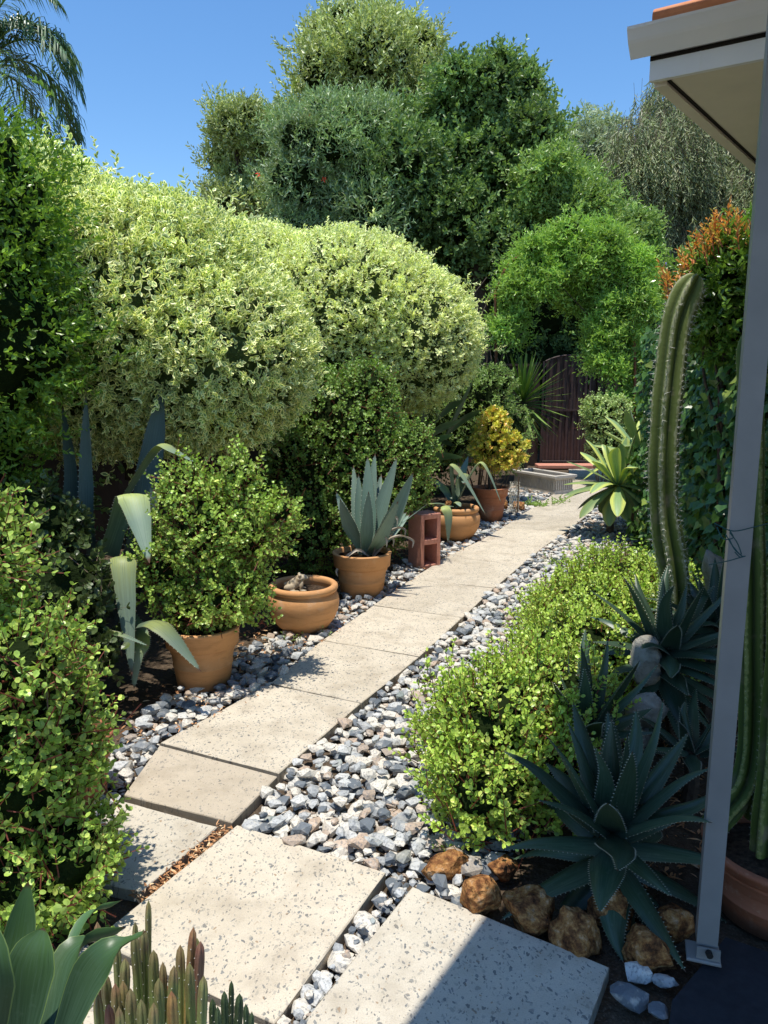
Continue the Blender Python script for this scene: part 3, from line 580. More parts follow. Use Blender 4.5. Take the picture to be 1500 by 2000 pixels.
def toward(acc, c, px, py, Y, w, mid=.5, bulge=(0,0,0), side=None, **kw):
    """blade from crown c to the tip"""
    e = W(px, py, Y); m = c+(e-c)*mid+np.array(bulge); d = e-c; d[2] = 0
    if side is None: side = np.array([-d[1], d[0], 0]) if np.hypot(d[0],d[1]) > .05 else np.array([1.,.2,0])
    blade(acc, [c, (c+m)/2+np.array(bulge)*.25, m, e], w, side, **kw)
for px,py,Y,w_,bl in [(718,890,5.55,.060,(0,0,0)),(733,884,5.75,.055,(0,.03,0)),(700,925,5.6,.05,(-.02,0,0)),(690,908,5.75,.045,(-.02,0,0)),(776,892,5.65,.06,(.0,0,0)),(808,921,5.4,.062,(.03,-.0,.0)),(745,925,5.85,.05,(0,0,0)),
    (664,975,5.3,.05,(-.04,0,.05)),(656,960,5.6,.045,(-.02,0,.03)),(778,978,5.2,.06,(.0,-.04,-.03)),(795,1000,5.55,.045,(.02,0,.02)),(672,990,5.8,.045,(0,0,.03)),(800,1005,5.75,.045,(.03,0,.02)),(720,960,5.3,.05,(0,-.03,0))]:
    toward(a, c3+np.append(rs.normal(size=2)*.012,0), px, py, Y, w_, bulge=bl, side=(1,.25*rs.normal(),0), prof='agave', fold=.4, thick=.25, teeth=26, tsz=.0035)
toward(a, c3, 838,817+165,5.5,.018, bulge=(.05,0,.06), prof='sword', fold=.5, side=(.2,1,0))
for px,py,Y in [(775,1010,5.35),(768,1050,5.4),(790,1032,5.4),(805,1053,5.3),(755,1052,5.3),(660,1110,5.35)]:
    e = W(px,py,Y); m = (c3+e)/2+np.array([.03,-.02,.09]); blade(a, [c3+np.array([.05,-.05,0]), m, e, e-np.array([.0,0,.07])], .012, (.2,1,.2), prof='sword', fold=.9, mat=2, wave=.5, twist=2)
a.build('foliage', [M['agave'], M['tooth'], M['dryleaf']], t, smooth=True)
# ---- besser block
bc = G(822,1109)
t = thing('concrete_block', (bc[0],bc[1],-.03), 'red painted hollow concrete block standing on end between the pots', 'concrete block')
a = Acc(); ud = nrm(np.array([-.88,.30,0])); vd = nrm(np.array([.42,.9,0])); ud = nrm(G(786,1096)-bc); vd = nrm(np.array([-ud[1],ud[0],0])); vd = vd if vd[1] > 0 else -vd
O = bc+np.array([0,0,-.03]); Wd_, Dp, Ht = .19, .20, .47
def bb(u0,u1,v0,v1,z0,z1):
    V = np.array([O+ud*u+vd*v+np.array([0,0,z]) for z in (z0,z1) for u,v in ((u0,v0),(u1,v0),(u1,v1),(u0,v1))])
    a.add(V, np.array([[0,1,2,3],[4,7,6,5],[0,4,5,1],[1,5,6,2],[2,6,7,3],[3,7,4,0]]))
th = .035
bb(0,Wd_,0,th,0,Ht); bb(0,Wd_,Dp-th,Dp,0,Ht)
for z0 in (0,(Ht-.045)/2,Ht-.045): bb(.001,Wd_-.001,th,Dp-th,z0+.0005,z0+.0445)
bo = a.build('block_body', M['block'], t); md = bo.modifiers.new('bev','BEVEL'); md.width = .006; md.segments = 2
# ---- second bowl with folding agave
p4 = G(893,1056)+np.array([0,.16,0])
t = thing('potted_plant', (p4[0],p4[1],-.03), 'round terracotta bowl with an agave whose long yellow backed leaves fold down over the rim', 'potted plant')
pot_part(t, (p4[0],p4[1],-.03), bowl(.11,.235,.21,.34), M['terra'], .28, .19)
a = Acc(); c4 = np.array([p4[0]-.02, p4[1], .30])
def fold_leaf(acc, c, apex, tip, w, side, **kw):
    c, apex, tip = [np.array(q, float) for q in (c, apex, tip)]
    blade(acc, [c, c+(apex-c)*.7+np.array([0,0,.01])-nrm((tip-apex)*[1,1,0]+1e-6)*.01, apex+nrm((tip-apex)*[1,1,0]+1e-6)*.02, apex+(tip-apex)*.25+nrm((tip-apex)*[1,1,0]+1e-6)*.05, tip], w, side, **kw)
kw = dict(prof='agave', fold=.35, thick=.08, teeth=20, tsz=.003, n=26)
fold_leaf(a, c4, W(868,990,7.0), W(875,1062,6.95), .05, (1,.3,0), **kw)
fold_leaf(a, c4, W(880,905,7.3), W(950,1008,7.1), .055, (.6,1,0), **kw)
fold_leaf(a, c4, W(935,902,7.4), W(980,985,7.3), .04, (.5,1,0), **kw)
fold_leaf(a, c4, W(905,925,7.5), W(905,945,7.1), .05, (1,.2,0), **kw)
fold_leaf(a, c4, W(845,985,7.2), W(805,985,7.2), .03, (.2,1,0), **kw)
toward(a, c4, 900,990,7.15,.035,bulge=(0,-.02,.05),side=(1,.2,0)); toward(a, c4, 838,930,7.8,.045,bulge=(0,0,.05),side=(1,.2,0)); toward(a, c4, 915,890,7.8,.045,bulge=(0,0,.05),side=(1,.2,0))
a.build('foliage', [M['agave_yellow'], M['tooth']], t, smooth=True)
# ---- jade pot
p5 = G(960,1018)+np.array([0,.15,0])
t = shoot_bush('potted_plant','deep red terracotta pot with a yellow and orange leaved jade plant','potted plant',(p5[0],p5[1],0),
    B(((1.22,8.4,.98),(.22,.24,.20)),((1.14,8.35,.80),(.2,.22,.2)),((1.38,8.4,.76),(.20,.22,.18)),((1.28,8.4,.66),(.24,.22,.15)),((1.20,8.45,1.08),(.15,.2,.12))), 400, 10, .075, .048, M['jade'], depth=.5, core=.45, lw=.034, tone=.7, ang=58, limbs=14, up=.5)
pot_part(t, (p5[0],p5[1],-.03), classic(.135,.20,.385,rim=.25), M['terra_red'], .34, .175)
# ---- unpotted shrubs left
shoot_bush('shrub','big dark green small-leaved succulent shrub behind the potted agave','shrub',(-.35,6.5,-.05),
    B(((-.35,6.45,1.15),(.52,.5,.48)),((-.62,6.3,.78),(.42,.42,.45)),((-.1,6.3,.72),(.42,.42,.42)),((-.15,6.45,1.4),(.26,.3,.30)),((-.55,6.5,1.42),(.22,.28,.24)),((.22,6.35,.95),(.22,.28,.26)),((-.62,6.1,.35),(.38,.35,.4)),((-.05,6.45,.34),(.30,.35,.34)),((.2,6.75,.6),(.25,.25,.25))), 5200, 10, .11, .029, M['port_dark'], depth=.45, core=.7, tone=.62, limbs=10, tf=2.2, stemr=.0016)
shoot_bush('shrub','tall shrub of small round leaves on red shoots left of the near slabs','shrub',(-1.02,2.05,-.05),
    B(((-1.22,2.15,1.03),(.22,.28,.22)),((-1.10,2.1,.68),(.26,.3,.26)),((-1.08,2.05,.40),(.27,.3,.24)),((-1.0,2.02,.16),(.24,.28,.2)),((-1.4,2.2,.6),(.3,.4,.5)),((-1.3,2.2,1.2),(.15,.2,.14)),((-.98,2.15,.50),(.16,.2,.18)),((-.90,2.0,.20),(.13,.2,.14)),((-.98,2.0,.78),(.12,.15,.12))), 2300, 12, .12, .026, M['port'], depth=.55, core=.62, tone=.6, limbs=14, up=.35, tf=3, stemr=.0017, rnd=.55)
shoot_bush('shrub','shrub of fresh lime green round leaves nearest the orange rocks, right of the gravel','shrub',(.50,2.55,-.05),
    B(((.42,2.62,.34),(.27,.32,.20)),((.36,2.42,.18),(.24,.24,.20)),((.66,2.8,.36),(.26,.32,.18)),((.34,2.75,.2),(.22,.3,.2)),((.58,2.5,.2),(.2,.2,.18))), 1900, 10, .10, .0235, M['port_lime'], depth=.55, core=.55, tone=.7, limbs=10, up=.9, rnd=.38, tf=3, lo=-.03, amp=.2, scat=.3)
shoot_bush('shrub','long lime green low shrub with upright red tipped shoots in front of the tall cactus','shrub',(1.15,3.75,-.05),
    B(((.88,3.35,.30),(.32,.38,.23)),((1.1,3.9,.32),(.36,.42,.22)),((1.38,4.35,.34),(.36,.42,.22)),((1.28,3.6,.30),(.28,.35,.22)),((1.02,4.4,.14),(.2,.3,.18)),((.72,3.2,.18),(.2,.3,.2)),((1.55,4.0,.32),(.28,.35,.22))), 3800, 10, .10, .0235, M['port_lime'], depth=.5, core=.62, tone=.7, limbs=16, up=1.0, rnd=.35, tf=2.5, amp=.18, scat=.3, lo=-.03)
shoot_bush('shrub','small dense pale leaved shrub beside the brown gate','shrub',(3.15,11.0,-.05),
    B(((3.12,11.0,.95),(.3,.3,.34)),((3.25,11.0,.6),(.34,.3,.34)),((3.0,11.0,1.1),(.2,.2,.2)),((3.3,11.0,1.1),(.2,.2,.18))), 1300, 10, .13, .036, M['port_pale'], depth=.4, core=.7, tone=.7, limbs=6)
shoot_bush('shrub','dark broad leaved jade shrub in shade below the large grey agave','shrub',(-1.42,3.5,-.05),
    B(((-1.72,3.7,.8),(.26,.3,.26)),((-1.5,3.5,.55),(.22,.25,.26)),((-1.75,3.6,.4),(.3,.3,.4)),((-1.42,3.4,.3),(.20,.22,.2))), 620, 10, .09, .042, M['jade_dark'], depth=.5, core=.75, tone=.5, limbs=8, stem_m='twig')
shoot_bush('shrub','loose yellow green shrub behind the jade pot under the clipped hedge','shrub',(1.2,9.6,-.05),
    B(((1.15,9.5,1.25),(.45,.4,.4)),((.8,9.5,.95),(.4,.4,.5)),((1.5,9.6,.8),(.35,.4,.5)),((1.35,9.6,1.5),(.3,.3,.2))), 1700, 9, .12, .04, M['mid_tree'], T=T_FULL, lw=.02, depth=.45, core=.72, tone=.6, opp=False, stem_m='twig')
# ---- leafy hedges and trees
def crown_tree(name, label, cat, base, blobs, n, k, L, ll, lw, mat, T=T_FULL, ang=50, up=.2, depth=.3, core=.74, amp=.14, tone=.55, tf=.8, tr=.08, trunk_top=None, opp=False, droop=0.0, rnd=.5, extra=None, group=None, freq=1.5, jit=.3, pw=1.5, lo=None, tamp=.25, upn=0.0, scat=.3, coremat=None):
    t = thing(name, base, label, cat, group); P, N, D = volume(blobs, n, depth, amp, freq, rs.randint(20), lo, pw=pw, scat=scat)
    dr = nrm(N+np.array([0,0,up])+rs.normal(size=(n,3))*rnd); Ls = L*rs.uniform(.6,1.4,n); a = Acc()
    tn = np.clip(tone+tamp*nz(P, tf, 4)-.3*D+.08*rs.normal(size=n), .03, 1)  # tone falls with depth: crown shade put into the leaf colour
    sprays(a, P-dr*Ls[:,None]*.5, dr, Ls, k, ll, lw, T, ang, tn, jit=jit, opp=opp, bend=droop, upn=upn)
    if core: cores(a, blobs, core)
    mats = [mat, coremat or M['core']]
    if extra:
        em, en, es = extra; Q, N2, _ = volume(blobs, en, .04, amp, freq, 3, lo); mats.append(em); leavesd = nrm(N2+rs.normal(size=N2.shape)*.3)
        sprays(a, Q, leavesd, es*1.2, 8, es, es*.35, T_LONG, 55, .8, mat=2)
    a.build('crown', mats, t); w_ = Acc()
    top = trunk_top if trunk_top is not None else np.mean([np.array(b[0]) for b in blobs], 0)
    trunk(w_, base, top, tr, tr*.5, blobs[:8], wob=tr*1.5); w_.build('trunk', M['bark'], t, smooth=True); return t
crown_tree('clipped_hedge','large rounded clipped shrub of cream edged leaves overhanging the nearest pots','hedge',(-1.9,5.5,-.05),
    B(((-1.85,5.4,1.88),(1.2,1.2,.88)),((-1.15,5.2,1.68),(.68,.85,.62)),((-2.35,5.3,2.2),(.85,1.0,.80)),((-1.55,5.35,2.2),(.75,.9,.50))), 12500, 9, .13, .052, .026, M['hedge'], ang=55, up=.35, depth=.10, core=.90, amp=.03, tone=.6, tf=1.2, tr=.07, trunk_top=(-1.8,5.5,1.4), scat=.04, tamp=.08, rnd=.5, jit=.4, coremat=M['core_hedge'])
crown_tree('clipped_hedge','second clipped dome of cream edged leaves, further along behind the big dark shrub','hedge',(-.1,8.4,-.05),
    B(((-.42,8.3,2.1),(1.15,1.2,.92)),((.20,8.1,1.92),(.78,.85,.74)),((-1.35,8.4,2.2),(.9,1.1,.9)),((-2.1,8.6,2.15),(.9,1.0,.88))), 12500, 9, .13, .050, .026, M['hedge_far'], ang=55, up=.35, depth=.09, core=.92, amp=.022, tone=.62, tf=1.0, tr=.07, trunk_top=(-.1,8.4,1.6), scat=.03, tamp=.06, rnd=.5, jit=.4, coremat=M['core_hedge'])
crown_tree('tree','tall golden green small-leaved bush at the left edge beside the clipped dome','tree',(-2.3,4.0,-.05),
    B(((-2.25,4.0,2.35),(.70,.6,.62)),((-2.1,3.9,1.75),(.62,.55,.55)),((-2.35,3.9,1.2),(.6,.5,.5)),((-1.95,3.95,2.2),(.35,.4,.4)),((-2.5,4.1,2.8),(.4,.4,.3))), 4200, 10, .15, .040, .019, M['ficus'], ang=48, up=.25, depth=.35, core=.78, amp=.12, tone=.6, tf=1.2, tr=.05, tamp=.28)
# background trees
def cloud(px0, py0, px1, py1, Y, n, rmin, rmax, seed, dep=.6, shape=None):
    """clump centres filling an outline, at distance about Y"""
    q = np.random.RandomState(seed); out = []
    for _ in range(n):
        for _ in range(60):
            a, b = q.uniform(-1,1,2); x, y = (px0+px1)/2+a*(px1-px0)/2, (py0+py1)/2+b*(py1-py0)/2
            if a*a+b*b < 1 and (shape is None or shape(x, y)): break
        r = q.uniform(rmin, rmax); rpx = r*F/Y; x = np.clip(x, px0+rpx*.8, px1-rpx*.8); y = max(y, py0+rpx*q.uniform(.2,1.3))
        out.append((tuple(W(x, y, Y+q.uniform(-1,1)*dep)), (r*1.05,r,r*.85)))
    return out
crown_tree('tree','tall olive green tree with pale leaf tips, highest in the middle of the view','tree',(0,21,-.05), cloud(545,20,880,470,21,75,.35,.95,1,1.3,lambda x,y: abs(x-725) < 85+(y-20)*.42)+cloud(605,5,860,150,21,26,.25,.55,9,.8), 13000, 9, .42, .15, .06, M['olive_tree'], depth=.55, amp=.34, scat=.5, freq=2.2, up=.9, tone=.6, tf=.5, tr=.22, core=.6, rnd=.45)
crown_tree('tree','smaller olive green tree with pale tips, left of the tall one against the sky','tree',(-3.6,20,-.05), cloud(398,205,560,470,20,42,.22,.6,2,.8), 4600, 9, .36, .13, .05, M['olive_tree'], depth=.6, amp=.4, scat=.5, freq=2.2, up=.8, tone=.55, tf=.5, tr=.12, core=.5)
crown_tree('tree','silver grey green shrubby tree with a few red flowers behind the second dome','tree',(-.9,15,-.05), cloud(530,185,765,520,15,55,.2,.65,3,.8), 8500, 10, .34, .12, .03, M['silver_tree'], depth=.5, scat=.5, freq=2.2, amp=.34, up=.5, tone=.55, tf=.7, tr=.12, core=.7, T=T_LONG, extra=(M['red_flower'],14,.07), ang=40)
crown_tree('tree','large dense dark green tree right of the tall olive one','tree',(1.6,15,-.05), cloud(720,115,1088,600,15.5,95,.28,.75,4,1.0,lambda x,y: y > 140+abs(x-950)*.45)+cloud(850,95,1060,240,15.5,20,.2,.45,14,.5), 15000, 9, .34, .11, .058, M['dark_tree'], depth=.5, amp=.36, up=.5, tone=.55, tf=.6, tr=.18, core=.6, tamp=.38, scat=.5, freq=2.2, droop=.15)
crown_tree('tree','lighter green tree between the dark tree and the weeping tree','tree',(4.9,14.8,-.05), cloud(1020,285,1195,560,14.5,44,.18,.5,5,.7)+cloud(1040,400,1280,540,15.2,22,.2,.4,15,.4), 8000, 9, .34, .11, .05, M['mid_tree'], depth=.6, amp=.4, up=.35, tone=.6, tf=.7, tr=.1, core=.5, scat=.5, freq=2.2, droop=.15)
crown_tree('tree','distant pale grey gum tree in the gap of sky','tree',(11.5,44,-.05), cloud(1085,228,1215,430,44,30,.6,1.5,6,1.5), 3400, 8, .6, .30, .10, M['gum'], depth=.6, amp=.3, up=.2, tone=.65, tf=.25, tr=.3, core=.35)
crown_tree('tree','dark shrubbery closing the view behind the arch and gate','tree',(1.9,16.5,-.05), cloud(930,500,1330,900,16.5,30,.7,1.1,7,.8), 5200, 8, .26, .10, .05, M['dark_tree'], depth=.3, amp=.2, tone=.35, tf=.7, tr=.05, core=.86, trunk_top=(2.0,16.5,1.5))
crown_tree('tree','dark evergreen added beyond the left fence to darken the gaps under the clipped domes','tree',(-3.2,9.6,-.05), B(((-2.6,10,1.4),(1.6,1,1.5)),((-4.6,9,1.6),(1.6,1,1.6)),((-.9,10.2,1.4),(1.2,.8,1.4)),((.4,10.6,1.3),(1.0,.7,1.3)),((-3.6,7.2,1.2),(1.2,.8,1.2))), 4500, 8, .2, .08, .04, M['dark_tree'], depth=.2, tone=.35, tr=.1, core=.88)  # added dark bushes, backing the black gaps below the hedges
# weeping tree
t = thing('weeping_tree', (8.0,21,-.05), 'grey green weeping tree with long hanging twigs beside the roof', 'tree')
bl = cloud(1180,170,1540,580,20.5,46,.55,1.0,8,1.2,lambda x,y: x > (1240 if y < 330 else 1215) and y > 175); P, N, D = volume(bl, 8000, .6, .3, 1.4, 5, scat=.3); n = len(P)
dr = nrm(N*.22+np.array([0,0,-1.])+rs.normal(size=(n,3))*.2); Ls = rs.uniform(.4,1.1,n); a = Acc(); s = Acc()
sprays(a, P, dr, Ls, 15, .17, .028, T_LONG, 34, np.clip(.66+.25*nz(P,.5,4)-.3*D,.05,1), stem=s, stemr=.003, jit=.2)  # inner hanging leaves darkened in colour to imitate crown shade
cores(a, [(c,r) for c,r in bl if c[0] > 7.4], .5); a.build('crown', [M['weep'], M['core']], t); s.build('twigs', M['twig'], t)
a = Acc(); trunk(a, (8.0,21,-.05), (8.2,20.6,5.0), .28, .12, bl[:14], wob=.3); a.build('trunk', M['bark'], t, smooth=True)
# palm
pc = W(-30,110,13.0); t = thing('palm_tree', (pc[0],13,-.05), 'palm with drooping feathery fronds at the top left corner', 'palm tree')
a = Acc(); s = Acc()
for q in range(17):
    az = q*2.4+.3; el = math.radians(75-60*(q/17)); h = np.array([math.cos(az),math.sin(az)*.8,0]); Lf = 1.9+rs.rand()*.4
    if q < 6: h = np.array([math.cos(q*.5-1.1), .3*math.sin(q*2.4), 0]); Lf = 2.0
    P0 = pc-np.array([0,0,.2]); R = [P0]; d = h*math.cos(el)+np.array([0,0,math.sin(el)])
    for k in range(22): d = nrm(d+np.array([0,0,-.13-.003*k])); R.append(R[-1]+d*Lf/22)
    R = np.array(R); tube(s, R, np.linspace(.022,.004,len(R)), 5); Tn = nrm(np.gradient(R,axis=0))
    m = 130; ix = np.sort(rs.uniform(3,22,m)); C = np.stack([np.interp(ix, np.arange(23), R[:,j]) for j in range(3)],1); T_ = np.stack([np.interp(ix, np.arange(23), Tn[:,j]) for j in range(3)],1)
    sd = nrm(np.cross(T_, [0,0,1.]))*np.where(np.arange(m)%2, 1, -1)[:,None]; d1 = nrm(T_*.5+sd*.8+np.array([0,0,.1])+rs.normal(size=(m,3))*.12)
    l = .55*np.sin(np.clip(ix/22,.15,.93)*math.pi)[:,None]**.5*rs.uniform(.8,1.15,(m,1)); pts = [C, C+d1*l*.35, C+d1*l*.65-np.array([0,0,.12])*l, C+d1*l*.85-np.array([0,0,.5])*l]
    wv = nrm(np.cross(d1, [0,0,1.])); V = np.stack([pts[0]-wv*.006,pts[0]+wv*.006,pts[1]-wv*.012,pts[1]+wv*.012,pts[2]-wv*.009,pts[2]+wv*.009,pts[3]],1)
    rr = rs.rand(m); A = np.stack([np.repeat(rr[:,None],7,1), np.zeros((m,7)), np.full((m,7),.6)],-1)
    b_ = (np.arange(m)*7)[:,None,None]; a.add(V.reshape(-1,3), [(np.array([[0,1,3,2],[2,3,5,4]])[None]+b_).reshape(-1,4), (np.array([[4,5,6]])[None]+b_).reshape(-1,3)], A.reshape(-1,3))
a.build('fronds', M['palm'], t); s.build('frond_stalks', M['mid_tree'], t); a = Acc(); trunk(a, (pc[0],13,-.05), pc, .13, .10); a.build('trunk', M['bark'], t, smooth=True)
# ------------------------------------------------------------------ arch with vine, gate, fences
lx, rx, ay = 1.67, 3.64, 11.8
t = thing('garden_arch', ((lx+rx)/2, ay, -.05), 'rusty steel pole arch carrying the climbing vine over the path', 'garden arch')
for x in (lx, rx):
    yy = ay if x == lx else ay-.42
    a = Acc(); tube(a, curve([(x,yy,-.05),(x+.03,yy,1.3),(x-.02,ay-.2 if x == rx else ay,2.8)],12), .021, 8); a.build('pole', M['rust'], t, smooth=True)
a = Acc(); tube(a, curve([(lx-.02,ay,2.8),(lx+.25,ay,3.25),((lx+rx)/2,ay,3.45),(rx-.25,ay,3.25),(rx-.02,ay,2.8)],24), .02, 8); a.build('hoop', M['rust'], t, smooth=True)
vb = cloud(985,420,1290,600,11.8,50,.12,.28,21,.45,lambda x,y: y > 445+((x-1130)/165)**2*120)+cloud(1150,560,1295,720,11.7,16,.16,.32,22,.4)+cloud(1180,650,1300,900,11.6,14,.14,.26,26,.35)+cloud(950,520,1030,680,11.8,9,.10,.2,24,.3)+cloud(1060,425,1210,490,11.8,10,.08,.16,27,.3)
vb2 = B((tuple(W(1250,760,10.3)),.34),(tuple(W(1265,840,10.3)),.32),(tuple(W(1150,470,10.6)),.35),(tuple(W(1060,480,10.6)),.33),(tuple(W(1225,700,10.4)),.26),(tuple(W(1195,650,10.5)),.22))
crown_tree('climbing_vine','bright green climbing vine sprawling over the arch before the gate','vine',(rx+.1,ay,-.05), vb, 9000, 9, .32, .085, .028, M['vine'], T=T_FULL, depth=.8, amp=.42, scat=.5, freq=2.2, up=.4, tone=.66, tf=1.2, tr=.03, core=.42, ang=60, droop=.25, trunk_top=(rx,ay,2.9), extra=(M['pink_flower'],2,.05))
t = thing('dead_vine', (lx-.05,ay-.1,-.05), 'tangle of bare grey vine stems around the left arch pole', 'vine'); a = Acc()
for q in range(26):
    p = np.array([lx+rs.normal()*.16, ay-.1+rs.normal()*.1, rs.uniform(.6,2.1)]); pts = [p]
    for k in range(4): pts.append(pts[-1]+np.array([rs.normal()*.12, rs.normal()*.08, rs.uniform(.05,.35)]))
    tube(a, curve(pts,12), .0045, 4)
a.build('stems', M['twig'], t)
t = thing('vine_stems', (rx+.15,ay-.1,-.05), 'pale bare climbing stems hanging beside the right arch pole', 'vine'); a = Acc()
for q in range(22):
    x = rx+rs.uniform(0,.35); pts = [np.array([x,ay-.15+rs.normal()*.06,0])]
    for k in range(6): pts.append(pts[-1]+np.array([rs.normal()*.05, rs.normal()*.03, .3]))
    tube(a, curve(pts,14), .006, 4)
a.build('stems', M['twig'], t)
# gate (corrugated sheet, curved top)
gl, gr, gy_ = W(1058,905,13.8), W(1143,905,13.8), 13.8
t = thing('gate', ((gl[0]+gr[0])/2, gy_, -.03), 'brown ribbed steel gate with an arched top at the end of the path', 'gate')
x0, x1 = gl[0], gr[0]; hm = W(1100,694,gy_)[2]; hmid = W(1100,803,gy_)[2]
def ribbed(x0,x1,zb,zt,y,pitch=.115,arc=0.0):
    a = Acc(); xs = []; n = int(round((x1-x0)/pitch)); 
    for i in range(n):
        b = x0+(x1-x0)*i/n; p = (x1-x0)/n; xs += [(b,0),(b+p*.42,0),(b+p*.56,-.032),(b+p*.86,-.032)]
    xs.append((x1,0)); m = len(xs); V = []
    for (x,dy) in xs:
        s = (x-x0)/(x1-x0)*2-1; V += [(x,y+dy,zb),(x,y+dy,zt-arc*s*s)]
    a.add(V, np.array([[2*i,2*i+2,2*i+3,2*i+1] for i in range(m-1)])); return a
ribbed(x0,x1,.04,hmid,gy_).build('lower_panel', M['gate'], t)
ribbed(x0+.02,x1-.02,hmid+.03,hm-.01,gy_,arc=.10).build('upper_panel', M['gate'], t)
a = Acc(); box(a, ((x0+x1)/2,gy_-.03,hmid+.015), (x1-x0+.04,.035,.03)); a.build('rail', M['gate'], t)
a = Acc(); tube(a, [(x,gy_-.03,hm-.10*(((x-x0)/(x1-x0)*2-1)**2)) for x in np.linspace(x0,x1,16)], .014, 6); a.build('top_rail', M['gate'], t)
a = Acc(); 
for x in (x0-.02,x1+.02): tube(a, [(x,gy_,-.05),(x,gy_,hm-.1)], .02, 6)
tube(a, [(x0,gy_-.03,.05),(x1,gy_-.03,.05)], .012, 6); a.build('frame', M['gate'], t)
a = Acc(); box(a, ((x0+x1)/2+.03,gy_-.06,hmid+.68), (.03,.03,.08)); box(a, ((x0+x1)/2+.03,gy_-.08,hmid+.72), (.012,.02,.10)); a.build('latch', M['gate'], t)
def fence(label, x0, x1, y, h, mat=None):
    t = thing('fence', ((x0+x1)/2, y, -.05), label, 'fence'); ribbed(x0,x1,-.03,h,y,.16).build('panel', mat or M['fence'], t)
    a = Acc(); box(a, ((x0+x1)/2,y-.02,h+.0), (x1-x0,.06,.04)); a.build('rail', mat or M['fence'], t)
    for x in (x0,x1): a = Acc(); box(a, (x,y,h/2), (.06,.08,h+.1)); a.build('post', mat or M['fence'], t)
fence('dark brown sheet fence left of the gate', x0-3.4, x0-.1, 13.9, 1.75)
fence('dark brown sheet fence right of the gate', x1+.1, x1+4.2, 13.95, 1.75)
t = thing('fence', (-3.6,5,-.05), 'tall brown fence added as dark backing behind the left side plants', 'fence'); a = Acc()  # added dark sheet standing in for the blackness under the hedges
P = [(-4.6,-1),(-3.1,4.2),(-2.6,7.4),(-.2,11.4),(1.0,13.8)]
for (xa,ya),(xb,yb) in zip(P[:-1],P[1:]): 
    an = math.atan2(yb-ya,xb-xa); l = math.hypot(xb-xa,yb-ya); box(a, ((xa+xb)/2,(ya+yb)/2,.85), (l,.04,1.8), an)
a.build('panel', M['fence'], t)
# step and trough
a = Acc(); box(a, ((x0+x1)/2,13.45,.0), (1.1,.35,.06), 0, None, 0, .008); tag(a.build('step', M['block']), 'low dull red threshold in front of the gate', 'step')
ta = G(1083,966); tb = G(997,950); td = nrm(tb-ta); tn_ = np.array([-td[1],td[0],0]); tn_ = tn_ if tn_[1] > 0 else -tn_; Lt = .84; Wt = .34; tc = ta+td*Lt/2+tn_*Wt/2; ang = math.atan2(td[1],td[0])
t = thing('trough_planter', (tc[0],tc[1],-.02), 'long pale fluted concrete planter trough before the gate', 'planter'); a = Acc(); hT = .25
def obx(u0,u1,v0,v1,z0,z1,acc,bev=.0):
    c = ta+td*(u0+u1)/2+tn_*(v0+v1)/2; box(acc, (c[0],c[1],(z0+z1)/2), (abs(u1-u0),abs(v1-v0),z1-z0), ang, bev=bev)
obx(0,Lt,0,Wt,-.03,.05,a,.006); obx(.012,Lt-.012,.012,.04,.05,hT-.06,a); obx(.012,Lt-.012,Wt-.04,Wt-.012,.05,hT-.06,a); obx(.012,.04,.04,Wt-.04,.05,hT-.06,a); obx(Lt-.04,Lt-.012,.04,Wt-.04,.05,hT-.06,a)
for q in range(26):
    u = .03+q*(Lt-.06)/25
    if abs(q-12.5) > 2: obx(u-.009,u+.009,-.003,.014,.052,hT-.062,a)
for q in range(9): v = .03+q*(Wt-.06)/8; obx(-.003,.014,v-.009,v+.009,.052,hT-.062,a)
a.build('body', M['trough'], t); a = Acc()
for z0,z1,o in ((hT-.06,hT-.035,.012),(hT-.035,hT,.03)):
    obx(-o,Lt+o,-o,.035,z0,z1-.001,a,.004); obx(-o,Lt+o,Wt-.035,Wt+o,z0,z1-.001,a,.004); obx(-o,.035,.036,Wt-.036,z0,z1-.002,a); obx(Lt-.035,Lt+o,.036,Wt-.036,z0,z1-.002,a)
a.build('rim', M['trough'], t)
s = Acc(); obx(.04,Lt-.04,.04,Wt-.04,.05,hT-.07,s); s.build('soil', M['soil'], t)
# yucca
yc = W(1022,772,11.4); t = thing('yucca', (yc[0],11.4,-.05), 'spiky bright green yucca head on a trunk left of the gate', 'yucca'); a = Acc()
for q in range(120):
    f = q/119; el = math.radians(88-150*f**.9); az = q*2.4; h = np.array([math.cos(az),math.sin(az),0]); d = h*math.cos(el)+np.array([0,0,math.sin(el)]); l = rs.uniform(.62,.82)*(1 if f < .8 else .85)
    b = yc-np.array([0,0,.22*f]); blade(a, [b,b+d*l*.5,b+d*l-np.array([0,0,.06*l])], .023, (-math.sin(az),math.cos(az),0), n=6, m=2, prof='sword', fold=.5, thick=.02)
a.build('foliage', M['yucca_b'], t); a = Acc(); trunk(a, (yc[0]-.05,11.4,-.05), yc-np.array([0,0,.1]), .05, .045); a.build('trunk', M['twig'], t, smooth=True)
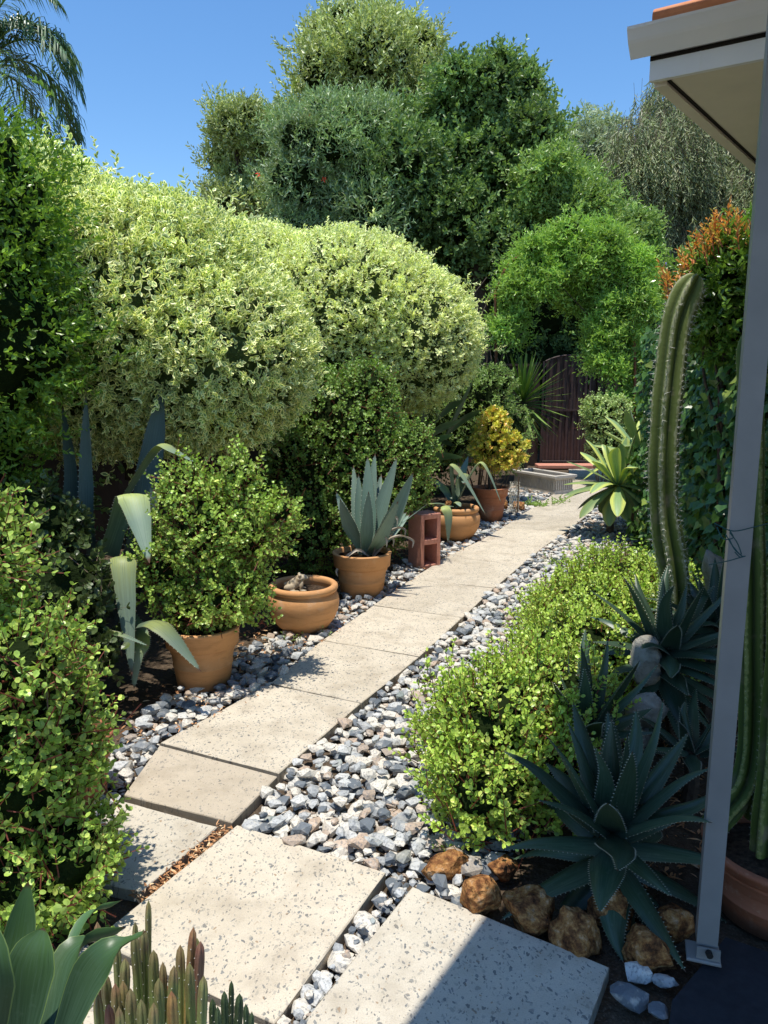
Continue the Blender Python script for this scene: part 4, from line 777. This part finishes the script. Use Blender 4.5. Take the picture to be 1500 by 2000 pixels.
# strelitzia
sc = np.array([.35,8.0,-.05]); t = thing('strelitzia', sc, 'broad paddle leaved plant behind the block and second bowl', 'plant'); a = Acc(); s = Acc()
for bx_,by_,ex,ey,Y,w_ in [(800,880,905,818,7.6,.09),(790,900,888,847,7.4,.085),(800,905,906,893,7.3,.10),(845,830,905,780,8.2,.09),(850,900,925,740,8.6,.10),(820,860,820,790,8.1,.09),(805,870,850,760,8.3,.09),(830,870,890,870,7.9,.08),(860,860,940,800,8.3,.09)]:
    b = W(bx_,by_,Y+.1); e = W(ex,ey,Y); m = (b+e)/2+np.array([0,0,.06]); blade(a, [b,m,e], w_, (.1,.9,-.5), n=14, prof='paddle', fold=.35, thick=.02)
    tube(s, curve([sc+np.append(rs.normal(size=2)*.05,0), (sc+b)/2+np.array([-.08,0,.1]), b],10), .011, 6)
a.build('foliage', M['strel'], t); s.build('stalks', M['dark_tree'], t)
# ------------------------------------------------------------------ big grey agave on the left
bc_ = np.array([-1.62,4.35,.15]); t = thing('agave', bc_*[1,1,0], 'huge grey agave under the near clipped dome, several leaves folded over with yellow creases', 'agave'); a = Acc()
kw = dict(prof='agave', fold=.3, thick=.08, teeth=34, tsz=.005, n=30, m=8)
blade(a, [bc_, W(270,1050,4.3), W(295,900,4.4), W(318,752,4.5)], .075, (1,.2,0), **kw)
blade(a, [bc_, W(175,1050,4.1), W(168,930,4.1), W(168,770,4.15)], .04, (1,.2,0), **kw)
blade(a, [bc_, W(140,1060,4.15), W(140,930,4.15), W(122,790,4.2)], .045, (1,-.2,0), **kw)
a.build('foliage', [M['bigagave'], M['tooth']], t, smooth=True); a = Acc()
fold_leaf(a, W(210,1085,4.0), W(255,965,3.85), W(292,1100,3.6), .078, (1,.25,0), **kw)
fold_leaf(a, W(225,1000,4.3), W(310,868,4.2), W(385,905,3.9), .04, (.7,.9,0), **kw)
fold_leaf(a, W(200,1190,3.9), W(238,1087,3.7), W(258,1325,3.42), .062, (1,.25,0), **kw)
fold_leaf(a, W(235,1240,3.7), W(300,1215,3.5), W(393,1312,3.33), .058, (.5,1,0), **kw)
fold_leaf(a, W(240,1180,3.8), W(280,1250,3.6), W(262,1345,3.5), .045, (1,0,0), **kw)
fold_leaf(a, W(150,1250,3.6), W(210,1232,3.4), W(290,1262,3.3), .02, (.3,1,0), **kw)
a.build('folded_leaves', [M['agave_yellow'], M['tooth']], t, smooth=True)
# ------------------------------------------------------------------ right bed
# variegated fox tail agave
t = thing('agave', (2.35,7.7,-.05), 'yellow striped soft leaved agave with two heads right of the far path', 'agave'); a = Acc()
rosette(a, W(1208,945,7.5), 40, .56, .08, 88, -48, 'atten', .35, .1, .2, base_r=.03, seg=12, jl=.08); rosette(a, W(1258,890,7.9), 34, .56, .085, 88, -40, 'atten', .35, .1, .2, base_r=.03, seg=12, jl=.08)
a.build('foliage', [M['atten'], M['tooth']], t, smooth=True); a = Acc(); trunk(a, (2.28,7.6,-.05), W(1195,975,7.5), .04, .035, wob=.01); trunk(a, (2.6,7.95,-.05), W(1248,915,7.9), .04, .035, wob=.01); a.build('stem', M['twig'], t, smooth=True)
# aloes
def aloe(label, c, base, n, L, w, e0=82, e1=-30, extra=0, **k):
    t = thing('aloe', base, label, 'aloe', None); a = Acc(); rosette(a, c, n, L, w, e0, e1, 'aloe', .45, .28, .12, teeth=24, tsz=.0036, base_r=.03, seg=14, **k)
    for q in range(extra):
        c2 = np.array(c)-np.array([0,0,.05*(q+1)]); rosette(a, c2, 7, L*.85, w, 12-24*q, -4-26*q, 'aloe', .45, .25, .1, teeth=22, tsz=.0036, base_r=.045, seg=14)
    a.build('foliage', [M['aloe'], M['tooth']], t, smooth=True); s = Acc(); trunk(s, base, c, .03, .028, wob=.01); s.build('stem', M['bark'], t); return t
aloe('largest dark blue green aloe with white toothed leaves, spilling over the shaded rocks', W(1195,1610,2.12), (.70,2.12,-.05), 20, .36, .052, 86, 28, 3)
aloe('upright aloe behind the lime green shrub, its tips in the sun', W(1145,1425,2.62), (.74,2.62,-.05), 16, .32, .042, 85, 20)
aloe('aloe at the foot of the tall cactus, reaching left over pale rocks', W(1300,1265,3.1), (1.27,3.1,-.05), 26, .36, .048, 82, 0, 3)
aloe('aloe directly behind the post at the height of the wire tie', W(1400,1215,3.3), (1.48,3.3,-.05), 18, .32, .042, 82, 0, 1)
aloe('small aloe between the post and the largest aloe', W(1350,1460,2.7), (1.16,2.7,-.05), 14, .22, .03, 75, 0)
t = thing('agave', (.72,2.75,-.05), 'thin pale bladed agave pup poking out of the lime green shrub', 'agave'); a = Acc()
for px,py in ((1045,1265),(1155,1240),(1110,1270),(1070,1300)): toward(a, np.array([.72,2.75,.1]), px, py, 2.75, .017, prof='aloe', fold=.4, side=(1,.3,0))
a.build('foliage', [M['agave'], M['tooth']], t, smooth=True)
# cactus
def cactus(acc, sp_, pts, R, ribs=6, n=60, deep=.42, spines=True, sl=.016, step=.028, rr=None, tp=.12):
    C = curve(pts, n); L = np.concatenate([[0], np.cumsum(np.linalg.norm(np.diff(C,axis=0),axis=1))]); t = L/L[-1]; T = nrm(np.gradient(C,axis=0)); ref = np.array([1.,.0,0])
    U = nrm(ref-(T@ref)[:,None]*T); Vv = np.cross(T, U); m = ribs*8; th = np.arange(m)/m*6.283
    cr = np.abs(np.cos(ribs*th/2)); sh = (1-deep)+deep*cr**1.1; rad = R*(1-.0*t)*np.sqrt(np.clip(1-((t-(1-tp))/tp).clip(0,1)**2, .0004, 1)); rad = rad*(1+.03*np.sin(L*17)+.035*nz(C,4,3))
    V = C[:,None]+(rad[:,None]*sh[None])[...,None]*(np.cos(th)[None,:,None]*U[:,None]+np.sin(th)[None,:,None]*Vv[:,None])
    r = rs.rand() if rr is None else rr; A = np.stack([np.full((n+1,m),r), np.repeat(cr[None],n+1,0), np.repeat(t[:,None],m,1)],-1)
    i = np.arange(n)[:,None]*m; j = np.arange(m)[None]; k = (j+1)%m; acc.add(V.reshape(-1,3), [np.stack([i+j,i+k,i+m+k,i+m+j],-1).reshape(-1,4)], A.reshape(-1,3))
    if spines:
        ls = np.arange(step, L[-1], step); ix = np.interp(ls, L, np.arange(n+1)); B_ = []
        for rb in range(ribs):
            th_ = (rb*8)/m*6.283; e = C+rad[:,None]*(math.cos(th_)*U+math.sin(th_)*Vv); o = math.cos(th_)*U+math.sin(th_)*Vv
            P = np.stack([np.interp(ix,np.arange(n+1),e[:,a]) for a in range(3)],1); O_ = np.stack([np.interp(ix,np.arange(n+1),o[:,a]) for a in range(3)],1)
            for q in range(6):
                d = nrm(O_+rs.normal(size=P.shape)*.65)*sl*rs.uniform(.5,1.3,(len(P),1)); s_ = nrm(np.cross(d, rs.normal(size=P.shape)))*sl*.045
                B_.append(np.stack([P-s_,P+s_,P+d],1))
        V = np.concatenate(B_); sp_.add(V.reshape(-1,3), np.arange(len(V)*3).reshape(-1,3))
def mk_cact(name, c1, c2, crest, scar=.5):
    b = NB(name); r,g,t = b.attr(); p = b.pos(); col = b.mix(b.ramp(g,[(.2,(0,0,0)),(.8,(1,1,1))]), c1, c2); n1 = b.noise(10,5,p); n2 = b.noise(60,4,p)
    col = b.mix(b.ramp(b.math('ADD', n1.outputs[0], b.math('MULTIPLY', t, -.12)),[(.50,(0,0,0)),(.66,(scar,scar,scar))]), col, (.20,.17,.11))
    col = b.mix(b.ramp(b.math('MULTIPLY', g, b.math('MULTIPLY_ADD', n2.outputs[0], .6, .7)), [(.86,(0,0,0)),(.98,(.9,.9,.9))]), col, crest)
    return b.done(b.bsdf(col, .6, .3, b.bump(n2.outputs[0], .4, .004)))
M['cactus'] = mk_cact('cactus_skin', (.06,.088,.02), (.13,.16,.035), (.34,.34,.18), .75)
M['cactus_dark'] = mk_cact('cactus_skin_dark', (.03,.05,.01), (.08,.12,.02), (.26,.28,.09), .7)
t = thing('cactus', (1.33,3.3,-.05), 'tall ribbed column cactus with white spines, its top bending right', 'cactus'); a, s = Acc(), Acc()
cactus(a, s, [np.array([1.36,3.45,-.05]), W(1322,1180,3.45), W(1298,1000,3.42), W(1298,850,3.4), W(1312,700,3.4), W(1325,620,3.4), W(1350,560,3.4), W(1364,538,3.4)], .068, 6, 90, .5, sl=.022, tp=.045)
a.build('column', M['cactus'], t, smooth=True); s.build('spines', M['spine'], t)
t = thing('potted_cactus', (1.18,2.10,-.03), 'column cacti in a large red pot behind the post', 'potted plant')
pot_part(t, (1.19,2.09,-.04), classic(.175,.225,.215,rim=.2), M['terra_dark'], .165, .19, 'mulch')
for pts,R in (([(1.02,2.18,.17),W(1462,1500,2.25),W(1470,1200,2.3),W(1466,900,2.35),W(1468,640,2.4)],.042),([(1.12,2.05,.17),(1.125,2.06,.6),(1.11,2.05,.9),(1.10,2.05,1.12)],.045),([(1.2,2.2,.17),(1.24,2.2,.7),(1.26,2.2,1.5),(1.3,2.2,1.9)],.07)):
    a, s = Acc(), Acc(); cactus(a, s, [np.array(q) for q in pts], R, 5, 70, .55, sl=.006, step=.022, tp=.05); c_ = a.build('column', M['cactus_dark'], t, smooth=True); s.build('spines', M['spine'], c_)
# post
pp = G(1385,1893)+np.array([.0,.03,0]); t = thing('veranda_post', (pp[0],pp[1],0), 'slim grey square steel veranda post with a bolted foot plate', 'post')
a = Acc(); box(a, (pp[0],pp[1],1.42), (.052,.052,2.72), math.radians(-18), bev=.004); a.build('shaft', M['post'], t)
a = Acc(); box(a, (pp[0]-.012,pp[1]-.012,.033), (.085,.075,.010), math.radians(-18), bev=.003); box(a, (pp[0]-.01,pp[1]-.040,.05), (.058,.005,.04), math.radians(-18)); a.build('foot_plate', M['post'], t)
a = Acc(); tube(a, [(pp[0]-.012,pp[1]-.044,.062),(pp[0]-.014,pp[1]-.058,.062)], .009, 8); a.build('bolt', M['seam'], t)
t = thing('wire_tie', (pp[0],pp[1],1.0), 'loose loops of thin dark green wire tied around the post', 'wire'); a = Acc()
q0 = W(1402,1030,pp[1]-.04)
def wp(px,py,d=-.045): return W(px,py,pp[1]+d)
for pts in ([wp(1395,1022),wp(1430,1037),wp(1470,1030),wp(1500,1022,.03)],[wp(1400,1030),wp(1412,1052),wp(1432,1050),wp(1424,1034)],[wp(1418,1045),wp(1430,1065),wp(1448,1085),wp(1440,1060),wp(1425,1040)],[wp(1435,1078),wp(1445,1088),wp(1452,1086)],[wp(1424,1052),wp(1434,1072),wp(1450,1087)],[wp(1385,1103,.03),wp(1420,1096),wp(1445,1089),wp(1456,1086)]):
    tube(a, curve(pts,14), .0014, 5)
a.build('loops', M['wire'], t)
# house corner
f_ = nrm(np.array([.84,-.54,0])); o_ = np.array([-.54,-.84,0]); o_ = nrm(o_); F0 = W(1268,155,2.70); zs = F0[2]; s_ = nrm(W(1472,333,2.7)*0+(G(1472,333,zs)-F0))
house = thing('house', F0*[1,1,0], 'corner of a white eaved house with orange roof tiles', 'house')
def prism(acc, prof, s0, s1, O=F0, d=f_, o=o_):
    n = len(prof); V = np.array([O+d*s+o*u+np.array([0,0,z]) for s in (s0,s1) for u,z in prof])
    acc.add(V, [np.array([[i,(i+1)%n,n+(i+1)%n,n+i] for i in range(n)]), np.arange(n)[None,::-1], (np.arange(n)+n)[None]])
k = 1.1
a = Acc(); prism(a, [(0,-.006),(0,.15*k),(-.02,.15*k),(-.02,-.006)], 0, 3.0); prism(a, [(.0015,0),(.0015,.055*k),(0,.055*k),(0,0)], .152, .155); a.build('fascia', M['white'], house)
def gut(pr, th=.002): return pr
gp = [(.002,.068*k),(.028,.054*k),(.030,.054*k),(.058*k,.085*k),(.064*k,.093*k),(.074*k,.112*k),(.078*k,.118*k),(.078*k,.126*k),(.068*k,.126*k),(.068*k,.118*k),(.002,.118*k)]
a = Acc(); prism(a, gp, -.055, 3.0); a.build('gutter', M['white'], house)
a = Acc(); prism(a, [(.003,.048*k),(.003,.060*k),(-.001,.060*k),(-.001,.048*k)], .0, 3.0); a.build('gutter_seam', M['seam'], house)
# soffit sheet and dark groove
P0 = F0.copy(); inn = nrm(f_); L1 = 7.0
a = Acc(); q = [P0-o_*.02, P0-o_*.02+f_*3.0, P0+f_*3.0+s_*L1, P0+s_*L1]; V = [x+np.array([0,0,z]) for z in (.0,.02) for x in q]
a.add(V, np.array([[0,1,2,3],[4,7,6,5],[0,4,5,1],[1,5,6,2],[2,6,7,3],[3,7,4,0]])); a.build('soffit', M['cream'], house)
a = Acc(); n_in = nrm(np.array([s_[1],-s_[0],0])); q = [P0+s_*.05+n_in*.0-np.array([0,0,.012]), P0+s_*.05+n_in*.042-np.array([0,0,.012]), P0+s_*L1+n_in*.042-np.array([0,0,.012]), P0+s_*L1-np.array([0,0,.012])]
V = [x+np.array([0,0,z]) for z in (.0,.1) for x in q]; a.add(V, np.array([[0,1,2,3],[4,7,6,5],[0,4,5,1],[1,5,6,2],[2,6,7,3],[3,7,4,0]])); a.build('barge_board', M['cream'], house)
a = Acc(); q = [P0+s_*.045+n_in*.043-np.array([0,0,.003]), P0+s_*.045+n_in*.055-np.array([0,0,.003]), P0+s_*L1+n_in*.055-np.array([0,0,.003]), P0+s_*L1+n_in*.043-np.array([0,0,.003])]
V = [x+np.array([0,0,z]) for z in (.0,.002) for x in q]; a.add(V, np.array([[0,1,2,3],[4,7,6,5],[0,4,5,1],[1,5,6,2],[2,6,7,3],[3,7,4,0]])); a.build('soffit_groove', M['seam'], house)
roof = Acc()
for r_ in range(12):
    for c_ in range(11):
        O = F0+f_*(-.0+c_*.27)-o_*(r_*.3+.01)+np.array([0,0,.135*k+r_*.11]); V = []
        for u in np.linspace(0,1,9):
            zz = .045*abs(math.sin(u*math.pi*1))**.7+.006
            V += [O+f_*u*.268+np.array([0,0,zz]), O+f_*u*.268-o_*.33+np.array([0,0,zz+.115]), O+f_*u*.268+np.array([0,0,zz-.016])]
        V = np.array(V); roof.add(V, np.array([[3*i,3*i+3,3*i+4,3*i+1] for i in range(8)]+[[3*i+2,3*i+5,3*i+3,3*i] for i in range(8)]), None, 0 if (r_*5+c_*3)%4 else 1)
for c_ in range(7):
    th_ = np.linspace(-.35, math.pi+.35, 14); rr_ = .036+.003*(c_%2); prism(roof, [(.03+rr_*1.4*math.cos(x), .138*k+rr_*1.0*math.sin(x)) for x in th_], .02+c_*.42, .02+c_*.42+.43)
roof.build('roof', [M['tile'], M['tile_dark']], house)
a = Acc(); wl0 = F0+n_in*.75+s_*.7; wl1 = wl0+s_*6.5; wn = n_in*.2; V = [x+np.array([0,0,z]) for z in (-zs,-.001) for x in (wl0,wl0+f_*2.2,wl1+f_*2.2,wl1)]
a.add(V, np.array([[0,1,2,3],[4,7,6,5],[0,4,5,1],[1,5,6,2],[2,6,7,3],[3,7,4,0]])); a.build('wall', M['brick'], house)
# unseen veranda roof, outline cut to cast the slanting shade on the near slabs
zv = 2.82; dv = np.array([SUN[0],SUN[1],0])/SUN[2]*zv; E0 = G(790,2000)+dv; E1 = G(960,1770)+dv; ed_ = nrm(E1-E0)
lim = F0+o_*.11; den = np.cross(ed_[:2], f_[:2]); kk = np.cross((lim-E1)[:2], f_[:2])/den; E2 = E1+ed_*kk; E3 = E2+f_*2.6
poly = [E0-ed_*.9, E2, E3, E3-ed_*1.9]; a = Acc(); V = [np.array([x[0],x[1],z]) for z in (zv,zv+.05) for x in poly]
a.add(V, np.array([[0,3,2,1],[4,5,6,7],[0,1,5,4],[1,2,6,5],[2,3,7,6],[3,0,4,7]])); tag(a.build('veranda_shade_roof', M['cream']), 'unseen flat veranda roof shaped to shade the near paving, carried by the grey post', 'roof')
# ivy fence + photinia
t = thing('ivy', (2.1,4.6,-.05), 'dark ivy covering the side screen behind the cactus', 'ivy'); a = Acc(); n = 8500
u = rs.rand(n); z = rs.uniform(-.02,1.95,n); y = 3.3+u*4.1; x = 2.05+.12*(y-3.3)+.06*nz(np.column_stack([u*3,z,z*0]),1.2,3)-.04+rs.normal(size=n)*.05
top = u < .12; P = np.column_stack([x, y, z]); C = P+rs.normal(size=(n,3))*.02
AX = np.column_stack([-.35+rs.normal(size=n)*.4, -.2+rs.normal(size=n)*.4, -.7+rs.normal(size=n)*.3]); NR = np.column_stack([-1+rs.normal(size=n)*.4, -.25+rs.normal(size=n)*.4, .5+rs.normal(size=n)*.3])
leaves(a, C, AX, NR, rs.uniform(.045,.085,n), rs.uniform(.05,.085,n), T_IVY, np.clip(.5+.3*nz(P,1.5,6),.05,1))
for yy in (3.6,4.2,4.8,5.4,6.0,6.6,7.2): box(a, (2.05+.12*(yy-3.3)+.04, yy, .9), (.06,.60,1.85), -.12, None, 1)
m = 1500; Q = np.column_stack([rs.uniform(1.5,2.7,m), rs.uniform(4.3,7.4,m)]); Q[:,0] += (Q[:,1]-4.3)*.3; C = np.column_stack([Q, rs.uniform(0,.12,m)+.06*nz(np.column_stack([Q,Q[:,0]*0]),2,1)])
leaves(a, C, rdir(m)*[1,1,.3], rdir(m,1.6), .07, .07, T_IVY, .55); a.build('foliage', [M['ivy'], M['core']], t)
s = Acc(); box(s, (2.40,5.4,.9), (.04,4.2,1.9), -.12); s.build('screen', M['fence'], t)
crown_tree('shrub','glossy green shrub with orange red new shoots topping the ivy right of the cactus','shrub',(2.15,4.9,-.05), B((tuple(W(1400,560,4.9)),(.30,.3,.26)),(tuple(W(1450,520,4.8)),(.3,.3,.26)),(tuple(W(1375,620,5.0)),(.22,.3,.22)),(tuple(W(1440,620,4.9)),(.34,.35,.3)),(tuple(W(1500,560,4.9)),(.3,.3,.3))), 1100, 9, .14, .062, .026, M['photinia'], depth=.45, amp=.2, up=.3, tone=.55, tr=.03, core=.62)
t = thing('new_shoots', W(1370,560,4.85), 'orange and red young shoots rising behind the cactus top', 'shrub shoots'); a = Acc(); s = Acc(); Pn = []
for _ in range(85):
    px = rs.uniform(1300,1465); py = np.interp(px,[1290,1330,1360,1400,1440,1465],[590,545,505,470,470,475])+rs.normal()*14; Pn.append(W(px,py,4.75+rs.normal()*.15))
Pn = np.array(Pn); sprays(a, Pn, nrm(np.column_stack([-.25+rs.normal(size=85)*.3, rs.normal(size=85)*.3, np.ones(85)])), rs.uniform(.08,.16,85), 9, .05, .015, T_LONG, 42, .75, stem=s, stemr=.0022); a.build('leaves', M['orange_tip'], t); s.build('shoots', M['red_stem'], t)
# rocks
LR = [(872,1690,.085,.06,'small rust brown rock under the lime green shrub at the gravel corner'),(932,1745,.085,.075,'sunlit orange porous rock on the corner of the shaded slab'),(985,1688,.06,.055,'orange rock half hidden behind the sunlit porous one'),(1035,1772,.10,.08,'wide brown rock just inside the shade line'),(1130,1812,.10,.08,'dark brown rock under the left leaves of the largest aloe'),(1272,1852,.105,.075,'brown rock nearest the post foot'),(1320,1806,.07,.06,'dark rock behind the one nearest the post foot'),(1210,1775,.09,.07,'shadowed rock right under the largest aloe')]
for k_,(px,py,rx_,rz_,lb) in enumerate(LR):
    p = G(px,py,rz_*.6); bigrock((p[0],p[1]+.02,rz_*.30), (rx_*.88,rx_*.72,rz_*.9), 200+k_, M['laterite'], 'rock', lb, 'rock', amp=.13, planes=10, group='laterite rocks edging the bed')
p = G(1012,988,.04); bigrock((p[0],p[1],.03), (.10,.08,.07), 230, M['laterite'], 'rock', 'orange rock at the far end of the pots beside the trough', 'rock', amp=.1)
p = G(984,985,.06); bigrock((p[0],p[1],.05), (.05,.05,.09), 231, M['laterite'], 'rock', 'upright reddish rock touching the jade pot', 'rock', amp=.1)
p = W(876,980,7.3); bigrock((p[0],p[1],p[2]-.03), (.05,.05,.045), 232, M['laterite'], 'rock', 'rusty brown rock resting in the second terracotta bowl', 'rock', amp=.12)
for k_,(px,py,Y,r) in enumerate([(1262,1290,3.0,(.07,.07,.11)),(1268,1385,2.85,(.10,.09,.075)),(1240,1440,2.8,(.07,.07,.05))]):
    p = W(px,py,Y); bigrock(tuple(p), r, 240+k_, M['limestone'], 'rock', ['pale upright limestone lump beneath the aloe at the cactus foot','wide pale limestone lump, middle of the three under the aloe','lowest limestone lump between the shrub and the aloe'][k_], 'rock', amp=.14, group='limestone lumps in the shaded bed')
p = W(1392,1110,3.6); bigrock(tuple(p), (.06,.06,.13), 250, M['limestone'], 'rock', 'pale rock showing left of the post below the wire tie', 'rock', amp=.12)
# weeds, netting
def weed(px, py, label, n=26, ll=.05):
    p = G(px,py,-.03); t = thing('weed', p, label, 'weed'); a, s = Acc(), Acc(); P = p+np.column_stack([rs.normal(size=n)*.07, rs.normal(size=n)*.06, rs.rand(n)*.03])
    sprays(a, P, nrm(rdir(n,1.1)), rs.uniform(.05,.13,n), 6, ll, ll*.5, T_FULL, 60, .6, stem=s, stemr=.0015); a.build('foliage', M['mid_tree'], t); s.build('stems', M['twig'], t)
weed(1050,992,'bright green weed trailing onto the path beside the orange rock'); weed(1090,985,'small weed sprig in front of the trough', 14, .04); weed(872,1052,'blue green weed under the folded agave leaf', 12, .05)
weed(1165,1090,'leafy weed in the gravel left of the ivy', 22, .05); weed(1100,1105,'low pale green weed at the gravel edge', 20, .035); weed(595,1252,'tiny green weed at the foot of the bowl', 8, .025)
np_ = G(1004,1000,0); t = thing('wire_netting', np_, 'crumpled roll of wire netting standing beside the jade pot', 'wire netting'); a = Acc()
for q in range(11):
    th_ = q*.571; 
    for sg in (-1,1): tube(a, [np_+np.array([.055*math.cos(th_+sg*z*.28), .055*math.sin(th_+sg*z*.28), z*.032-.03]) for z in range(13)], .0016, 3)
a.build('mesh', M['spine'], t); a = Acc(); tube(a, [np_+np.array([.03,-.05,-.05]), np_+np.array([.035,-.05,.42])], .008, 6); a.build('stake', M['twig'], t)
# frog
fc = np.array([p2[0]-.055, p2[1]-.02, .25]); bm = bmesh.new()
def sph(c, r, rot=0):
    from mathutils import Matrix
    bmesh.ops.create_icosphere(bm, subdivisions=3, radius=1, matrix=Matrix.Translation(Vector(fc)+Vector(c)) @ Matrix.Rotation(rot,4,'Y') @ Matrix.Diagonal((*r,1)))
sph((0,0,.03),(.055,.04,.035),-.5); sph((.04,-.005,.065),(.042,.032,.024),-.25); sph((.068,-.005,.064),(.022,.024,.013)); sph((.035,-.03,.088),(.011,.009,.010)); sph((.035,.02,.088),(.011,.009,.010))
sph((-.03,-.035,.015),(.036,.018,.024)); sph((-.03,.035,.015),(.036,.018,.024)); sph((.045,-.03,.02),(.012,.011,.035),.2); sph((.045,.03,.02),(.012,.011,.035),.2); sph((.055,-.034,-.008),(.024,.013,.007)); sph((.055,.034,-.008),(.024,.013,.007)); sph((0,-.05,-.006),(.034,.014,.008))
me = bpy.data.meshes.new('frog_ornament'); 
for v in bm.verts: v.co -= Vector(fc)
bm.to_mesh(me); bm.free(); me.materials.append(M['frog']); fr = bpy.data.objects.new('frog_ornament', me); COL.objects.link(fr); fr.location = fc; fr.rotation_euler = (0,0,math.radians(10))
r_ = fr.modifiers.new('remesh','REMESH'); r_.mode = 'VOXEL'; r_.voxel_size = .0045; r_.use_smooth_shade = True; sm = fr.modifiers.new('s','SMOOTH'); sm.iterations = 3
tag(fr, 'tan frog ornament looking right, sitting in the wide terracotta bowl', 'ornament')
# ------------------------------------------------------------------ foreground left
t = thing('agave', (-.75,1.0,-.05), 'soft leaved green agave in the bottom left corner', 'agave'); a = Acc(); fc_ = W(60,2130,1.05)
for bx_,ex,ey,Y,w_,md in [(90,286,1818,1.12,.030,(190,1880)),(70,246,1765+45,1.2,.028,(140,1860)),(60,240,1757,1.3,.012,(160,1800)),(20,85,1812,1.1,.040,(60,1880)),(-20,55,1722,1.15,.03,(35,1850)),(-60,-30,1780,1.0,.05,(-40,1900)),(100,215,1868,1.2,.02,(150,1900))]:
    b = fc_+np.array([(bx_-60)*.0006,0,0]); m = W(md[0],md[1],Y*.98); e = W(ex,ey,Y); blade(a, [b,(b+m)/2+np.array([0,0,.01]),m,e], w_, (1,.15,.45) if ex > 120 else (1,.3,0), n=20, m=8, prof='atten', fold=.35, thick=.12)
a.build('foliage', [M['atten2'], M['tooth']], t, smooth=True)
def mk_stap():
    b = NB('stapeliad_stem'); r,g,tt = b.attr(); p = b.pos(); base = b.ramp(r,[(0,(.18,.24,.08)),(.45,(.30,.36,.11)),(.7,(.38,.38,.13)),(.8,(.36,.22,.13)),(1,(.56,.42,.10))])
    tip = b.ramp(r,[(0,(.17,.13,.09)),(.45,(.28,.13,.09)),(1,(.33,.10,.08))]); col = b.mix(b.ramp(b.math('MULTIPLY_ADD', tt, .6, b.math('MULTIPLY', b.noise(30,3,p).outputs[0], .4)),[(.62,(0,0,0)),(.92,(1,1,1))]), base, tip)
    return b.done(b.bsdf(col,.55,.35,b.bump(b.noise(140,3,p).outputs[0],.3,.002)))
M['stap'] = mk_stap(); M['stap_green'] = simple('green_stem', (.07,.11,.05), (.12,.16,.07), 50, .55)
def clump(label, items, mat, base):
    t = thing('succulent', base, label, 'succulent'); a, s = Acc(), Acc()
    for px,py,bpx,Y,R,rr in items:
        e = W(px,py,Y); b = np.array([W(bpx,2040,Y)[0], Y+rs.uniform(-.03,.03), -.03]); m = np.array([b[0]*.45+e[0]*.55+rs.normal()*.006, (b[1]+e[1])/2, b[2]*.55+e[2]*.45])
        cactus(a, Acc(), [b,m,e], R, 4, 36, .42, False, rr=rr, tp=.10); C = curve([b,m,e],36)
        for q in range(3,35,2):
            for w4 in range(4):
                if rs.rand() < .35: continue
                th_ = w4*1.5708; tn = nrm(C[min(q+1,36)]-C[q-1]); U = nrm(np.array([1.,0,0])-tn[0]*tn); Vv = np.cross(tn,U); o = math.cos(th_)*U+math.sin(th_)*Vv; pnt = C[q]+o*R*1.0
                V = np.array([pnt-tn*.0014,pnt+tn*.0014,pnt+np.cross(o,tn)*.0011,pnt-np.cross(o,tn)*.0011,pnt+o*.0026]); a.add(V, np.array([[0,2,4],[2,1,4],[1,3,4],[3,0,4]]), None, 1)
    a.build('stems', [mat, M['spine']], t, smooth=True); return t
it = [(290,1758,275,1.5,.007,.62),(264,1800,262,1.5,.007,.3),(190,1800,195,1.45,.009,.75),(195,1845,205,1.4,.009,.8),(228,1840,225,1.4,.009,.35),(150,1895,150,1.4,.007,.85),(280,1815,268,1.45,.011,.25),(300,1855,290,1.42,.011,.3),(262,1820,250,1.42,.010,.4),(245,1870,240,1.35,.011,.35),(318,1878,318,1.33,.008,.7),(340,1885,330,1.32,.010,.45),(378,1810,335,1.4,.009,.9),(392,1838,345,1.38,.010,.8),(385,1832,350,1.42,.010,.4),(352,1845,335,1.4,.010,.55),(370,1880,352,1.34,.010,.5),(398,1905,355,1.3,.010,.35),(335,1935,333,1.22,.010,.98),(225,1920,225,1.28,.010,.7),(212,1960,214,1.22,.010,.8),(255,1930,250,1.25,.011,.3),(275,1950,270,1.22,.010,.25),(232,1965,236,1.2,.009,.35),(310,1910,300,1.28,.010,.4),(205,1900,208,1.33,.011,.3),(240,1915,244,1.3,.010,.6),(190,1940,196,1.3,.010,.3),(300,1958,292,1.2,.010,.5)]
clump('cluster of upright angular succulent stems, green turning red, with white bumps', it, M['stap'], (-.45,1.35,-.03))
clump('smaller cluster of dark green angular stems right of the reddish one', [(438,1935,440,1.35,.008,.1),(452,1915,452,1.4,.006,.6),(468,1940,466,1.35,.009,.1),(480,1960,478,1.33,.007,.2),(415,1950,405,1.35,.008,.4),(425,1965,420,1.3,.007,.3),(492,1975,490,1.3,.006,.2)], M['stap_green'], (-.3,1.38,-.03))
p = G(300,1990); t = thing('plant_pot', (p[0],p[1],-.03), 'small orange plastic pot hidden among the angular stems', 'plant pot'); pot_part(t, (p[0],p[1]-.02,-.03), classic(.05,.065,.09), M['terra_red'], .07, .05)
# pot behind the near left shrub
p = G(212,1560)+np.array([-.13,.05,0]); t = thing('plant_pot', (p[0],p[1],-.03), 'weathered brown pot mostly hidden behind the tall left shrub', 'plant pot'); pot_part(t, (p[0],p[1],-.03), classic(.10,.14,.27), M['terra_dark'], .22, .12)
for o in list(bpy.data.objects):
    if '_o' in o: del o['_o']
